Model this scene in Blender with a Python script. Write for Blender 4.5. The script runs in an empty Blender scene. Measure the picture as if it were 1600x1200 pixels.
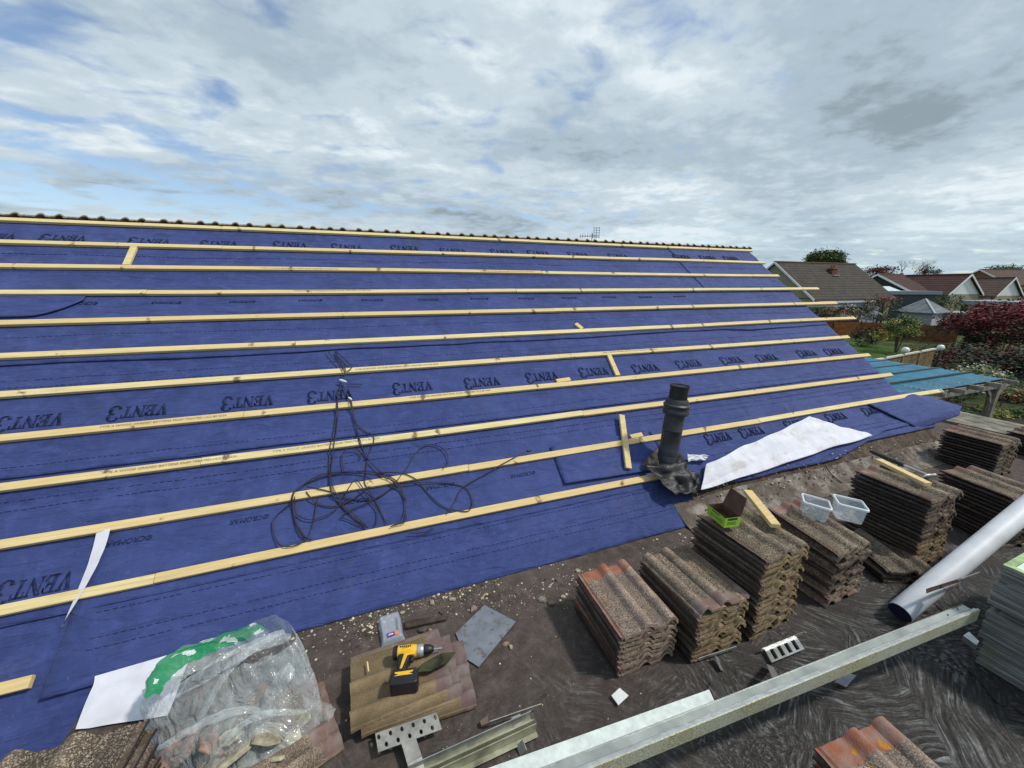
import bpy, bmesh, math, random
from mathutils import Vector, Matrix, noise
random.seed(7)
C = bpy.context.scene.collection
R = math.radians
# ------------------------------------------------------------------ camera, world, sun
F_PX = 600.0; PITCH = .2503; YAW = .3529; EYE = Vector((0, 0, 1.8))
FW = Vector((math.sin(YAW)*math.cos(PITCH), math.cos(YAW)*math.cos(PITCH), -math.sin(PITCH)))
RT = Vector((math.cos(YAW), -math.sin(YAW), 0)); UP = RT.cross(FW)
cd = bpy.data.cameras.new('camera'); cam = bpy.data.objects.new('camera', cd); C.objects.link(cam)
cd.sensor_width = 36; cd.lens = 36*F_PX/1600; cd.clip_start = .05; cd.clip_end = 3000
cam.matrix_world = Matrix.Translation(EYE) @ Matrix((RT, UP, -FW)).transposed().to_4x4()
sc = bpy.context.scene; sc.camera = cam
sc.view_settings.view_transform = 'Standard'; sc.view_settings.look = 'None'
sc.view_settings.exposure = 0.06; sc.view_settings.gamma = 1
try: sc.view_settings.use_curve_mapping = False
except Exception: pass
SUN_EL, SUN_AZ = R(54), R(118)          # azimuth clockwise from +Y
wd = bpy.data.worlds.new('World'); sc.world = wd; wd.use_nodes = True
wt = wd.node_tree; wt.nodes.clear()
def N(t, ty, **k):
    n = t.nodes.new('ShaderNode'+ty)
    for a, b in k.items():
        if a.startswith('i_'):
            key = a[2:].replace('_', ' ')
            n.inputs[int(key) if key.isdigit() else key].default_value = b
        else: setattr(n, a, b)
    return n
def L(t, a, b): t.links.new(a, b)
def sky_world():
    t = wt
    out = N(t, 'OutputWorld'); sky = N(t, 'TexSky', sky_type='NISHITA', sun_disc=False, sun_elevation=SUN_EL, sun_rotation=SUN_AZ, altitude=20)
    bs = N(t, 'Background', i_Strength=.15); L(t, sky.outputs[0], bs.inputs[0])
    tc = N(t, 'TexCoord'); sp = N(t, 'SeparateXYZ'); L(t, tc.outputs['Generated'], sp.inputs[0])
    def M(op, a, b=None, c=None, cl=False):
        n = N(t, 'Math', operation=op, use_clamp=cl)
        for i, v in enumerate((a, b, c)):
            if v is None: continue
            if isinstance(v, (int, float)): n.inputs[i].default_value = v
            else: L(t, v, n.inputs[i])
        return n.outputs[0]
    zz = M('ADD', M('MAXIMUM', sp.outputs[2], 0.0), .13)
    px = M('DIVIDE', sp.outputs[0], zz); py = M('DIVIDE', sp.outputs[1], zz)
    cb = N(t, 'CombineXYZ'); L(t, px, cb.inputs[0]); L(t, py, cb.inputs[1])
    def noi(scale, det, rough, off, dist=0, sx=1, sy=1, rot=0):
        mp = N(t, 'Mapping'); mp.inputs['Location'].default_value = off; mp.inputs['Scale'].default_value = (sx, sy, 1); mp.inputs['Rotation'].default_value = (0, 0, rot)
        L(t, cb.outputs[0], mp.inputs[0])
        n = N(t, 'TexNoise', i_Scale=scale, i_Detail=det, i_Roughness=rough, i_Distortion=dist); L(t, mp.outputs[0], n.inputs['Vector']); return n.outputs[0]
    def ramp(v, *st):
        r = N(t, 'ValToRGB'); r.color_ramp.interpolation = 'EASE'
        e = r.color_ramp.elements
        e[0].position, e[0].color = st[0][0], (*st[0][1], 1); e[1].position, e[1].color = st[-1][0], (*st[-1][1], 1)
        for p, c in st[1:-1]: q = e.new(p); q.color = (*c, 1)
        L(t, v, r.inputs[0]); return r.outputs[0]
    cover = M('ADD', M('MULTIPLY', noi(3.6, 6, .52, (3.1, 1.7, 0), .3, 1, 1.25, .5), .72), M('MULTIPLY', noi(.7, 3, .5, (5, 2, 4), 0), .36))
    cover = M('ADD', cover, M('MULTIPLY', sp.outputs[0], .07))
    def blob(cx, cy, rx, ry):
        a = M('DIVIDE', M('SUBTRACT', px, cx), rx); b = M('DIVIDE', M('SUBTRACT', py, cy), ry)
        return M('EXPONENT', M('MULTIPLY', M('ADD', M('MULTIPLY', a, a), M('MULTIPLY', b, b)), -1.0))
    for cx, cy, rx, ry, w in ((-.50, 1.95, .26, .08, .05), (1.05, 1.32, .16, .14, .09), (-.08, 1.62, .10, .07, .07), (-.9, 1.75, .3, .12, .04), (2.2, 1.15, .8, .5, -.12), (-2.2, 3.25, 1.3, .22, .12), (-.4, 3.45, .9, .2, .08), (.5, 1.5, .2, .1, .04)):
        cover = M('SUBTRACT', cover, M('MULTIPLY', blob(cx, cy, rx, ry), w))
    mask = ramp(cover, (.375, (0, 0, 0)), (.56, (1, 1, 1)))
    big = noi(.62, 4, .5, (1.3, 7.2, 2), .2, 1, 1.6, .3); fine = noi(6.5, 5, .58, (9, 4, 1), .15, 1, 1.15, .5)
    shade = M('ADD', M('MULTIPLY', big, .74), M('MULTIPLY', fine, .30))
    for cx, cy, rx, ry, w in ((2.2, 1.15, .9, .40, -.065), (1.35, .9, .30, .25, -.08), (1.75, 1.75, 1.0, .22, -.08), (-.1, 2.6, .5, .18, -.05), (-.7, 2.4, .8, .5, .03), (1.2, 1.45, .5, .25, .04), (3.8, 1.6, 1.0, .5, .07)):
        shade = M('ADD', shade, M('MULTIPLY', blob(cx, cy, rx, ry), w))
    ccol = ramp(shade, (.33, (.28, .35, .40)), (.44, (.42, .52, .60)), (.54, (.55, .65, .72)), (.66, (.78, .86, .91)))
    # high thin haze near the horizon evens the clouds out
    hz = M('SUBTRACT', 1, M('MULTIPLY', sp.outputs[2], 6.5), cl=True)
    mx = N(t, 'MixRGB'); L(t, M('MULTIPLY', hz, .62), mx.inputs[0]); L(t, ccol, mx.inputs[1]); mx.inputs[2].default_value = (.50, .66, .74, 1)
    bc = N(t, 'Background', i_Strength=1.0); L(t, mx.outputs[0], bc.inputs[0])
    ms = N(t, 'MixShader'); L(t, mask, ms.inputs[0]); L(t, bs.outputs[0], ms.inputs[1]); L(t, bc.outputs[0], ms.inputs[2]); L(t, ms.outputs[0], out.inputs[0])
sky_world()
sl = bpy.data.lights.new('sun', 'SUN'); sl.energy = 2.7; sl.angle = R(4.5); sl.color = (1, .95, .87)
so = bpy.data.objects.new('sun', sl); C.objects.link(so)
sd = Vector((math.sin(SUN_AZ)*math.cos(SUN_EL), math.cos(SUN_AZ)*math.cos(SUN_EL), math.sin(SUN_EL)))
so.rotation_euler = sd.to_track_quat('Z', 'Y').to_euler()

# ------------------------------------------------------------------ measuring helpers (photo pixel -> place on a real plane)
AL = .6567; G = .345; DY = 12.3705*G; S0 = 2.7746*G; GZ = -2.3
CA, SA = math.cos(AL), math.sin(AL); NR = Vector((0, -SA, CA))
def ray(x, y): return FW + RT*((x-800)/F_PX) + UP*((600-y)/F_PX)
def Z(x, y, z=0.): d = ray(x, y); return EYE + d*((z-1.8)/d.z)
def PX(x, y, X): d = ray(x, y); return EYE + d*(X/d.x)
def PY(x, y, Y): d = ray(x, y); return EYE + d*(Y/d.y)
def DP(x, y, D): return EYE + ray(x, y)*D
def RP(x, s, h=0.): return Vector((x, DY+s*CA, 1.8+s*SA)) + NR*h
def S(px, py, h=0.):
    d = ray(px, py); p0 = RP(0, 0, h); t = (NR @ (p0-EYE))/(NR @ d) if False else NR.dot(p0-EYE)/NR.dot(d)
    q = EYE+d*t - NR*h
    return q.x, (q.y-DY)/CA
# ------------------------------------------------------------------ object helpers
def link(name, me, parent=None):
    o = bpy.data.objects.new(name, me); C.objects.link(o)
    if parent: o.parent = parent
    return o
def tag(o, label, cat, group=None):
    o['label'] = label; o['category'] = cat
    if group: o['group'] = group
    return o
def empty(name, loc=(0, 0, 0), label=None, cat=None, group=None, rz=0):
    o = bpy.data.objects.new(name, None); C.objects.link(o); o.location = loc; o.rotation_euler = (0, 0, rz); o.empty_display_size = .1
    if label: tag(o, label, cat, group)
    return o
def mesh(name, vs, fs, mats, smooth=False, mi=None):
    me = bpy.data.meshes.new(name); me.from_pydata([tuple(v) for v in vs], [], fs)
    for m in (mats if isinstance(mats, (list, tuple)) else [mats]): me.materials.append(m)
    if mi: me.polygons.foreach_set('material_index', mi)
    if smooth: me.polygons.foreach_set('use_smooth', [True]*len(me.polygons))
    me.update(); return me
class MB:
    def __init__(s): s.v = []; s.f = []; s.m = []
    def add(s, vs, fs, m=0):
        b = len(s.v); s.v += [Vector(v) for v in vs]; s.f += [[i+b for i in f] for f in fs]; s.m += [m]*len(fs); return s
    def box(s, c, d, rot=None, m=0):
        c = Vector(c); M = rot.to_3x3() if rot else Matrix.Identity(3)
        vs = [c + M @ Vector((x*d[0]/2, y*d[1]/2, z*d[2]/2)) for x in (-1, 1) for y in (-1, 1) for z in (-1, 1)]
        return s.add(vs, [(0, 1, 3, 2), (4, 6, 7, 5), (0, 4, 5, 1), (2, 3, 7, 6), (0, 2, 6, 4), (1, 5, 7, 3)], m)
    def bar(s, a, b, w, h, up=(0, 0, 1), m=0):
        a = Vector(a); b = Vector(b); d = (b-a).normalized(); u = Vector(up); sdv = d.cross(u).normalized(); u = sdv.cross(d)
        vs = [p + sdv*(x*w/2) + u*(z*h/2) for p in (a, b) for x, z in ((-1, -1), (1, -1), (1, 1), (-1, 1))]
        return s.add(vs, [(0, 1, 2, 3), (7, 6, 5, 4), (0, 4, 5, 1), (1, 5, 6, 2), (2, 6, 7, 3), (3, 7, 4, 0)], m)
    def prism(s, pts, off, m=0):
        n = len(pts); off = Vector(off); pts = [Vector(p) for p in pts]
        return s.add(pts+[p+off for p in pts], [list(range(n))[::-1], list(range(n, 2*n))]+[(i, (i+1) % n, n+(i+1) % n, n+i) for i in range(n)], m)
    def tube(s, pts, r, n=6, m=0, cap=True):
        pts = [Vector(p) for p in pts]; k = len(pts); rs = r if isinstance(r, (list, tuple)) else [r]*k; vs = []; u = None
        for i, p in enumerate(pts):
            d = (pts[min(i+1, k-1)]-pts[max(i-1, 0)])
            d = d.normalized() if d.length > 1e-9 else Vector((0, 0, 1))
            if u is None: u = d.orthogonal().normalized()
            u = (u-d*u.dot(d)); u = u.normalized() if u.length > 1e-6 else d.orthogonal().normalized(); w = d.cross(u)
            vs += [p+(u*math.cos(a)+w*math.sin(a))*rs[i] for a in [2*math.pi*j/n for j in range(n)]]
        fs = [(i*n+j, i*n+(j+1) % n, (i+1)*n+(j+1) % n, (i+1)*n+j) for i in range(k-1) for j in range(n)]
        if cap: fs += [list(range(n))[::-1], list(range((k-1)*n, k*n))]
        return s.add(vs, fs, m)
    def xf(s, M): s.v = [M @ v for v in s.v]; return s
    def build(s, name, mats, parent=None, smooth=False, bevel=0, seg=2):
        o = link(name, mesh(name, s.v, s.f, mats, smooth, s.m), parent)
        if bevel:
            md = o.modifiers.new('bevel', 'BEVEL'); md.width = bevel; md.segments = seg; md.limit_method = 'ANGLE'; md.angle_limit = R(35)
        return o
def shade(o, ang=40):
    me = o.data; me.polygons.foreach_set('use_smooth', [True]*len(me.polygons))
    try: me.set_sharp_from_angle(angle=R(ang))
    except Exception: pass
    return o
# ------------------------------------------------------------------ materials
def mat(name, fn, rough=.8, spec=.3, metal=0.):
    m = bpy.data.materials.new(name); m.use_nodes = True; t = m.node_tree; t.nodes.clear()
    o = N(t, 'OutputMaterial'); b = N(t, 'BsdfPrincipled'); L(t, b.outputs[0], o.inputs[0])
    b.inputs['Roughness'].default_value = rough; b.inputs['Specular IOR Level'].default_value = spec; b.inputs['Metallic'].default_value = metal
    fn(t, b); return m
def coord(t, kind='Object', scale=(1, 1, 1), rot=(0, 0, 0)):
    c = N(t, 'TexCoord'); mp = N(t, 'Mapping'); mp.inputs['Scale'].default_value = scale; mp.inputs['Rotation'].default_value = rot
    if kind == 'World': g = N(t, 'NewGeometry'); L(t, g.outputs['Position'], mp.inputs[0])
    else: L(t, c.outputs[kind], mp.inputs[0])
    return mp.outputs[0]
def noi(t, v, scale, det=5, rough=.55, dist=0):
    n = N(t, 'TexNoise', i_Scale=scale, i_Detail=det, i_Roughness=rough, i_Distortion=dist); L(t, v, n.inputs['Vector']); return n.outputs[0]
def ramp(t, v, *st, interp='LINEAR'):
    r = N(t, 'ValToRGB'); r.color_ramp.interpolation = interp; e = r.color_ramp.elements
    def c4(c): return (*c, 1) if not isinstance(c, (int, float)) else (c, c, c, 1)
    e[0].position, e[0].color = st[0][0], c4(st[0][1]); e[1].position, e[1].color = st[-1][0], c4(st[-1][1])
    for p, c in st[1:-1]: q = e.new(p); q.color = c4(c)
    L(t, v, r.inputs[0]); return r.outputs[0]
def mixc(t, f, a, b, mode='MIX'):
    m = N(t, 'MixRGB', blend_type=mode)
    for i, v in enumerate((f, a, b)):
        if isinstance(v, (int, float)): m.inputs[i].default_value = v if i == 0 else (v, v, v, 1)
        elif isinstance(v, tuple): m.inputs[i].default_value = (*v, 1)
        else: L(t, v, m.inputs[i])
    return m.outputs[0]
def mth(t, op, a, b=None, cl=False):
    n = N(t, 'Math', operation=op, use_clamp=cl)
    for i, v in enumerate((a, b)):
        if v is None: continue
        if isinstance(v, (int, float)): n.inputs[i].default_value = v
        else: L(t, v, n.inputs[i])
    return n.outputs[0]
def bump(t, b, h, st=.5, dist=.01):
    n = N(t, 'Bump', i_Strength=st, i_Distance=dist); L(t, h, n.inputs['Height']); L(t, n.outputs[0], b.inputs['Normal']); return n
def rnd(t): return N(t, 'ObjectInfo').outputs['Random']
def simple(name, col, rough=.7, spec=.3, metal=0., var=.12, scale=20, bmp=0., bs=60, kind='Object'):
    def fn(t, b):
        v = coord(t, kind); n = noi(t, v, scale, 6)
        c = ramp(t, n, (.3, tuple(x*(1-var*1.6) for x in col)), (.7, tuple(min(1, x*(1+var)) for x in col)))
        L(t, c, b.inputs['Base Color'])
        if bmp: bump(t, b, noi(t, v, bs, 4), bmp, .004)
    return mat(name, fn, rough, spec, metal)

def f_membrane(t, b):
    v = coord(t, 'World')
    n1 = noi(t, v, 1.3, 5); n2 = noi(t, v, 9, 6, .65, .6); n3 = noi(t, coord(t, 'World', (60, 260, 260)), 4, 3, .7)
    c = ramp(t, n2, (.25, (.012, .022, .090)), (.5, (.025, .041, .150)), (.78, (.052, .078, .245)))
    c = mixc(t, ramp(t, n1, (.38, 0.), (.70, .55)), c, (.050, .074, .23))
    c = mixc(t, ramp(t, n3, (.42, 0.), (.78, .5)), c, (.070, .11, .33))
    d = noi(t, v, 3.1, 8, .7); c = mixc(t, ramp(t, d, (.58, 0.), (.8, .5)), c, (.085, .085, .12)); c = mixc(t, ramp(t, noi(t, v, 55, 2), (.70, 0.), (.76, .5)), c, (.16, .17, .24))
    L(t, c, b.inputs['Base Color']); b.inputs['Sheen Weight'].default_value = .08
    h = mth(t, 'ADD', mth(t, 'MULTIPLY', n3, .25), mth(t, 'MULTIPLY', noi(t, v, 38, 3), .4)); h = mth(t, 'ADD', h, mth(t, 'MULTIPLY', noi(t, coord(t, 'World', (2.2, 9, 9), (0, 0, .12)), 1.6, 4, .55, 1.2), 5.)); bump(t, b, h, .8, .006)
MEM = mat('blue fleece', f_membrane, .75, .25)
INK = simple('black ink', (.018, .027, .085), .8, .2, var=.6, scale=30, kind='World')
WHT = simple('white fleece', (.66, .67, .73), .75, .3, var=.10, scale=7, bmp=.3, bs=14, kind='World')
def f_wfl(t, b):
    v = coord(t, 'World'); c = ramp(t, noi(t, v, 7, 5), (.3, (.60, .61, .68)), (.7, (.74, .75, .80)))
    c = mixc(t, ramp(t, noi(t, v, 5.5, 8, .75), (.50, 0.), (.70, .65)), c, (.40, .33, .26)); L(t, c, b.inputs['Base Color']); bump(t, b, noi(t, v, 5, 4), .5, .03)
WHTD = mat('soiled white fleece', f_wfl, .75, .3)
def f_batten(t, b):
    v = coord(t, 'World', (1.2, 30, 30)); g = noi(t, v, 3, 5, .6, .4); r = rnd(t)
    c = ramp(t, g, (.25, (.50, .39, .17)), (.5, (.70, .58, .30)), (.75, (.82, .73, .45)))
    c = mixc(t, ramp(t, r, (0, 0.), (1, .55)), c, (.60, .40, .16))
    w = coord(t, 'World', (1, 1.6, 1.6)); k = N(t, 'TexVoronoi', i_Scale=3.4, i_Randomness=1.0); L(t, w, k.inputs['Vector'])
    k.voronoi_dimensions = '1D'; kx = N(t, 'SeparateXYZ'); L(t, N(t, 'NewGeometry').outputs['Position'], kx.inputs[0]); L(t, mth(t, 'ADD', mth(t, 'MULTIPLY', kx.outputs[0], 1.15), mth(t, 'MULTIPLY', r, 77)), k.inputs['W']); k.inputs['Scale'].default_value = 1.; kn = mth(t, 'MULTIPLY', ramp(t, k.outputs['Distance'], (.012, 1.), (.036, 0.)), ramp(t, noi(t, coord(t, 'World'), 17, 2), (.50, 0.), (.58, .85))); c = mixc(t, kn, c, (.13, .075, .03))
    st = noi(t, coord(t, 'World', (3, 6, 6)), 2.1, 6, .7); c = mixc(t, ramp(t, st, (.56, 0.), (.72, .4)), c, (.34, .37, .22))
    L(t, c, b.inputs['Base Color']); bump(t, b, g, .35, .003)
BAT = mat('sawn pine', f_batten, .75, .3)
def f_deck(t, b):
    v = coord(t, 'World'); c = ramp(t, noi(t, v, 9, 9, .7), (.3, (.035, .026, .021)), (.5, (.085, .062, .048)), (.72, (.19, .15, .115)))
    L(t, c, b.inputs['Base Color']); bump(t, b, noi(t, v, 30, 8, .7), .9, .012)
DECK = mat('weathered old felt', f_deck, .9, .2)
def f_felt(t, b):
    # bitumen felt: dusty brown by the eave, brushed glossy black coating further out
    g = N(t, 'NewGeometry').outputs['Position']; sp = N(t, 'SeparateXYZ'); L(t, g, sp.inputs[0])
    wv = N(t, 'TexNoise', i_Scale=1.7, i_Detail=3); L(t, g, wv.inputs['Vector'])
    sub = N(t, 'VectorMath', operation='SUBTRACT'); L(t, wv.outputs['Color'], sub.inputs[0]); sub.inputs[1].default_value = (.5, .5, .5)
    scl = N(t, 'VectorMath', operation='SCALE', i_Scale=.22); L(t, sub.outputs[0], scl.inputs[0])
    pw = N(t, 'VectorMath', operation='ADD'); L(t, g, pw.inputs[0]); L(t, scl.outputs[0], pw.inputs[1])
    vo = N(t, 'TexVoronoi', i_Scale=2.4); L(t, pw.outputs[0], vo.inputs['Vector'])
    # each brush patch has its own pivot: strokes are arcs round it
    pc = N(t, 'VectorMath', operation='SCALE', i_Scale=2.2); cs = N(t, 'VectorMath', operation='SUBTRACT'); L(t, vo.outputs['Color'], cs.inputs[0]); cs.inputs[1].default_value = (.5, .5, .5); L(t, cs.outputs[0], pc.inputs[0])
    piv = N(t, 'VectorMath', operation='ADD'); L(t, vo.outputs['Position'], piv.inputs[0]); L(t, pc.outputs[0], piv.inputs[1])
    df = N(t, 'VectorMath', operation='SUBTRACT'); L(t, pw.outputs[0], df.inputs[0]); L(t, piv.outputs[0], df.inputs[1])
    fl = N(t, 'VectorMath', operation='MULTIPLY'); fl.inputs[1].default_value = (1, 1, 0); L(t, df.outputs[0], fl.inputs[0])
    ln = N(t, 'VectorMath', operation='LENGTH'); L(t, fl.outputs[0], ln.inputs[0]); s2 = N(t, 'SeparateXYZ'); L(t, fl.outputs[0], s2.inputs[0])
    an = mth(t, 'ARCTAN2', s2.outputs[1], s2.outputs[0])
    cb = N(t, 'CombineXYZ'); L(t, mth(t, 'MULTIPLY', ln.outputs['Value'], 62), cb.inputs[0]); L(t, mth(t, 'MULTIPLY', an, 6.5), cb.inputs[1]); L(t, mth(t, 'MULTIPLY', vo.outputs['Distance'], 0), cb.inputs[2])
    st = N(t, 'TexNoise', i_Scale=1.0, i_Detail=3, i_Roughness=.62, i_Distortion=.5); L(t, cb.outputs[0], st.inputs['Vector']); stroke = mth(t, 'ADD', mth(t, 'MULTIPLY', st.outputs[0], .78), mth(t, 'MULTIPLY', noi(t, g, 42, 5, .65, .8), .24))
    m0 = N(t, 'MapRange', clamp=True); L(t, mth(t, 'ADD', mth(t, 'SUBTRACT', 0, sp.outputs[1]), mth(t, 'MULTIPLY', noi(t, g, 2.2, 5), .9)), m0.inputs[0])
    # extra coating to the right
    m0.inputs[1].default_value = -1.15; m0.inputs[2].default_value = -.45
    xr = N(t, 'MapRange', clamp=True); L(t, sp.outputs[0], xr.inputs[0]); xr.inputs[1].default_value = .35; xr.inputs[2].default_value = 1.5; xr.inputs[3].default_value = .35
    coat = mth(t, 'MULTIPLY', m0.outputs[0], xr.outputs[0])
    dust = ramp(t, noi(t, g, 14, 9, .72), (.3, (.028, .021, .018)), (.5, (.062, .046, .039)), (.72, (.125, .10, .085)))
    pale = ramp(t, noi(t, g, 1.6, 4), (.45, 0.), (.75, .45)); dust = mixc(t, pale, dust, (.12, .095, .08))
    dust = mixc(t, ramp(t, noi(t, g, 120, 3, .6), (.55, 0.), (.75, .5)), dust, (.19, .16, .13))
    cc = ramp(t, stroke, (.40, (.006, .006, .006)), (.50, (.020, .018, .017)), (.57, (.065, .066, .066)), (.68, (.19, .195, .195)))  # pale grey end of the ramp paints gloss highlights along the strokes
    cc = mixc(t, ramp(t, noi(t, g, 5.5, 9, .72), (.46, 0.), (.58, .85)), cc, (.020, .017, .015)); cc = mixc(t, ramp(t, noi(t, g, 2.2, 6, .6), (.54, 0.), (.70, .6)), cc, (.050, .040, .033)); cc = mixc(t, ramp(t, noi(t, g, 150, 3, .6), (.58, 0.), (.72, .5)), cc, (.16, .15, .14))
    L(t, mixc(t, coat, dust, cc), b.inputs['Base Color'])
    rg = N(t, 'MapRange'); L(t, mth(t, 'MULTIPLY', coat, ramp(t, stroke, (.4, .25), (.65, 1.))), rg.inputs[0]); rg.inputs[3].default_value = .88; rg.inputs[4].default_value = .36
    L(t, rg.outputs[0], b.inputs['Roughness'])
    hh = mth(t, 'ADD', mth(t, 'MULTIPLY', stroke, coat), mth(t, 'MULTIPLY', noi(t, g, 45, 7, .7), .35)); bump(t, b, hh, .85, .012)
FELT = mat('bitumen felt', f_felt, .85, .4)
def tile_mat(name, warm, moss, bare=(.30, .17, .13), spk=330., calm=0., lichen=0.):
    def fn(t, b):
        v = coord(t, 'Object'); r = rnd(t); off = N(t, 'VectorMath', operation='ADD'); L(t, v, off.inputs[0])
        rr = N(t, 'CombineXYZ'); L(t, mth(t, 'MULTIPLY', r, 37), rr.inputs[0]); L(t, rr.outputs[0], off.inputs[1]); v2 = off.outputs[0]
        vo = N(t, 'TexVoronoi', i_Scale=spk); L(t, v2, vo.inputs['Vector']); sc_ = N(t, 'SeparateColor'); L(t, vo.outputs['Color'], sc_.inputs[0])
        g = ramp(t, sc_.outputs[0], (.0, (.045, .034, .026)), (.34, (.085, .066, .050)), (.62, tuple(x*.9 for x in warm)), (.84, (.36, .29, .21)), (1, (.62, .54, .42)))
        if calm: g = mixc(t, calm, g, warm)
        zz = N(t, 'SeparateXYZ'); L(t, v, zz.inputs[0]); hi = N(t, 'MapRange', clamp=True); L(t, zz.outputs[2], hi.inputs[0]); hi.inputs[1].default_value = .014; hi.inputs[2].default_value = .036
        g = mixc(t, mth(t, 'SUBTRACT', 1, hi.outputs[0]), mixc(t, .22, g, tuple(min(1, x*1.9) for x in warm)), mixc(t, .25, g, moss))  # sunlight on the roll tops painted in as lighter colour; pans darker with dirt
        pt = noi(t, v2, 9, 6, .65); g = mixc(t, ramp(t, pt, (.35, .65), (.6, .0)), g, moss)
        g = mixc(t, ramp(t, noi(t, v2, 26, 6, .7), (.58, 0.), (.72, .55)), g, (.20, .16, .10))
        li = N(t, 'TexVoronoi', i_Scale=9.); L(t, v2, li.inputs['Vector']); g = mixc(t, ramp(t, li.outputs['Distance'], (.06, .5), (.12, 0.)), g, (.36, .34, .25))
        s = N(t, 'SeparateXYZ'); L(t, v, s.inputs[0]); e = mth(t, 'ADD', s.outputs[1], mth(t, 'MULTIPLY', noi(t, v2, 25, 3), .03))
        head = ramp(t, e, (.363, 0.), (.372, 1.)); left = ramp(t, s.outputs[0], (.018, 1.), (.022, 0.))
        bc = mixc(t, noi(t, v2, 30, 6, .7), bare, tuple(x*.45 for x in bare)); bc = mixc(t, ramp(t, noi(t, v2, 12, 4), (.45, 0.), (.7, .7)), bc, (.30, .27, .24))
        g = mixc(t, mth(t, 'MAXIMUM', head, mth(t, 'MULTIPLY', left, .6)), g, bc)
        # cut ends and edges have no granules
        ng = N(t, 'NewGeometry'); vt = N(t, 'VectorTransform', vector_type='NORMAL', convert_from='WORLD', convert_to='OBJECT'); L(t, ng.outputs['True Normal'], vt.inputs[0])
        sn = N(t, 'SeparateXYZ'); L(t, vt.outputs[0], sn.inputs[0]); side = ramp(t, sn.outputs[2], (.12, 1.), (.3, 0.))
        ed = ramp(t, noi(t, v2, 45, 7, .7), (.3, tuple(x*.55 for x in warm)), (.6, tuple(x*1.25 for x in warm)), (.8, (.42, .35, .24)))
        ed = mixc(t, ramp(t, noi(t, v2, 17, 5), (.5, 0.), (.66, .75)), ed, moss)
        g = mixc(t, side, g, ed)
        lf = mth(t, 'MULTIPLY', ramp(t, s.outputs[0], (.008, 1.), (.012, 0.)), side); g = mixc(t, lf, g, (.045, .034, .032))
        if lichen: g = mixc(t, mth(t, 'MULTIPLY', ramp(t, noi(t, v2, 15, 4, .6), (.66, 0.), (.69, 1.)), lichen), g, (.45, .21, .02))
        L(t, g, b.inputs['Base Color']); bump(t, b, mth(t, 'ADD', mth(t, 'MULTIPLY', vo.outputs['Distance'], -.5), noi(t, v2, 60, 6, .7)), .8, .004)
    return mat(name, fn, .9, .2)
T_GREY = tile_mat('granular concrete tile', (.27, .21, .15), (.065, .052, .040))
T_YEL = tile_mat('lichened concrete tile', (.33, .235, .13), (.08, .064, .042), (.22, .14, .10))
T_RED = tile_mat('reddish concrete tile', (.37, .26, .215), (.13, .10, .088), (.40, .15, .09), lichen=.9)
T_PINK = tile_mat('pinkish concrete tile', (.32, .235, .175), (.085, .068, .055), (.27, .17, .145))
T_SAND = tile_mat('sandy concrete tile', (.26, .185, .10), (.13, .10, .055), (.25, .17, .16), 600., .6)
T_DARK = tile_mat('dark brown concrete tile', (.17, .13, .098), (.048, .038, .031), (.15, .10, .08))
ALU = simple('dull aluminium', (.55, .57, .56), .38, .5, .85, var=.15, scale=30, bmp=.1, bs=80)
def f_galv(t, b):
    v = coord(t, 'World'); n = noi(t, v, 180, 3, .6); m = noi(t, v, 4, 5)
    c = ramp(t, n, (.40, (.30, .29, .11)), (.58, (.66, .66, .47))); c = mixc(t, ramp(t, m, (.35, .45), (.6, 1.)), (.66, .69, .68), c)
    c = mixc(t, ramp(t, noi(t, v, 9, 8, .7), (.6, 0.), (.75, .5)), c, (.25, .25, .13)); L(t, c, b.inputs['Base Color']); b.inputs['Roughness'].default_value = .5; bump(t, b, n, .2, .002)
GALV = mat('speckled grey metal', f_galv, .5, .5, .35)
PLASW = simple('white plastic', (.72, .75, .74), .4, .5, var=.06, kind='World', scale=12)
BLK = simple('black plastic', (.012, .012, .014), .45, .5, var=.3, bmp=.1)
DGREY = simple('dark grey plastic', (.034, .036, .041), .5, .5, var=.2, scale=14, bmp=.15, bs=30)
YEL = simple('yellow plastic', (.80, .46, .02), .42, .5, var=.12)
STEEL = simple('steel', (.6, .6, .6), .3, .5, 1., var=.1)

# ------------------------------------------------------------------ setting
gm = simple('grassy soil', (.06, .08, .03), .95, .1, var=.4, scale=.6, kind='World')
def plane(name, x0, y0, x1, y1, z, m):
    o = link(name, mesh(name, [(x0, y0, z), (x1, y0, z), (x1, y1, z), (x0, y1, z)], [(0, 1, 2, 3)], m)); return o
ground = plane('ground', -600, -600, 1600, 1400, GZ, gm); ground['kind'] = 'structure'
# ------------------------------------------------------------------ the house being re-roofed
house = empty('house', (0, 2, 0), 'long pitched roof stripped of its tiles, covered in blue breather membrane and pale timber battens', 'house')
house['category'] = 'house'
XG = 6.12; XL = -7.5
def under(o): o.parent = house; o.matrix_parent_inverse = Matrix.Translation((0, -2, 0)); return o
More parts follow.
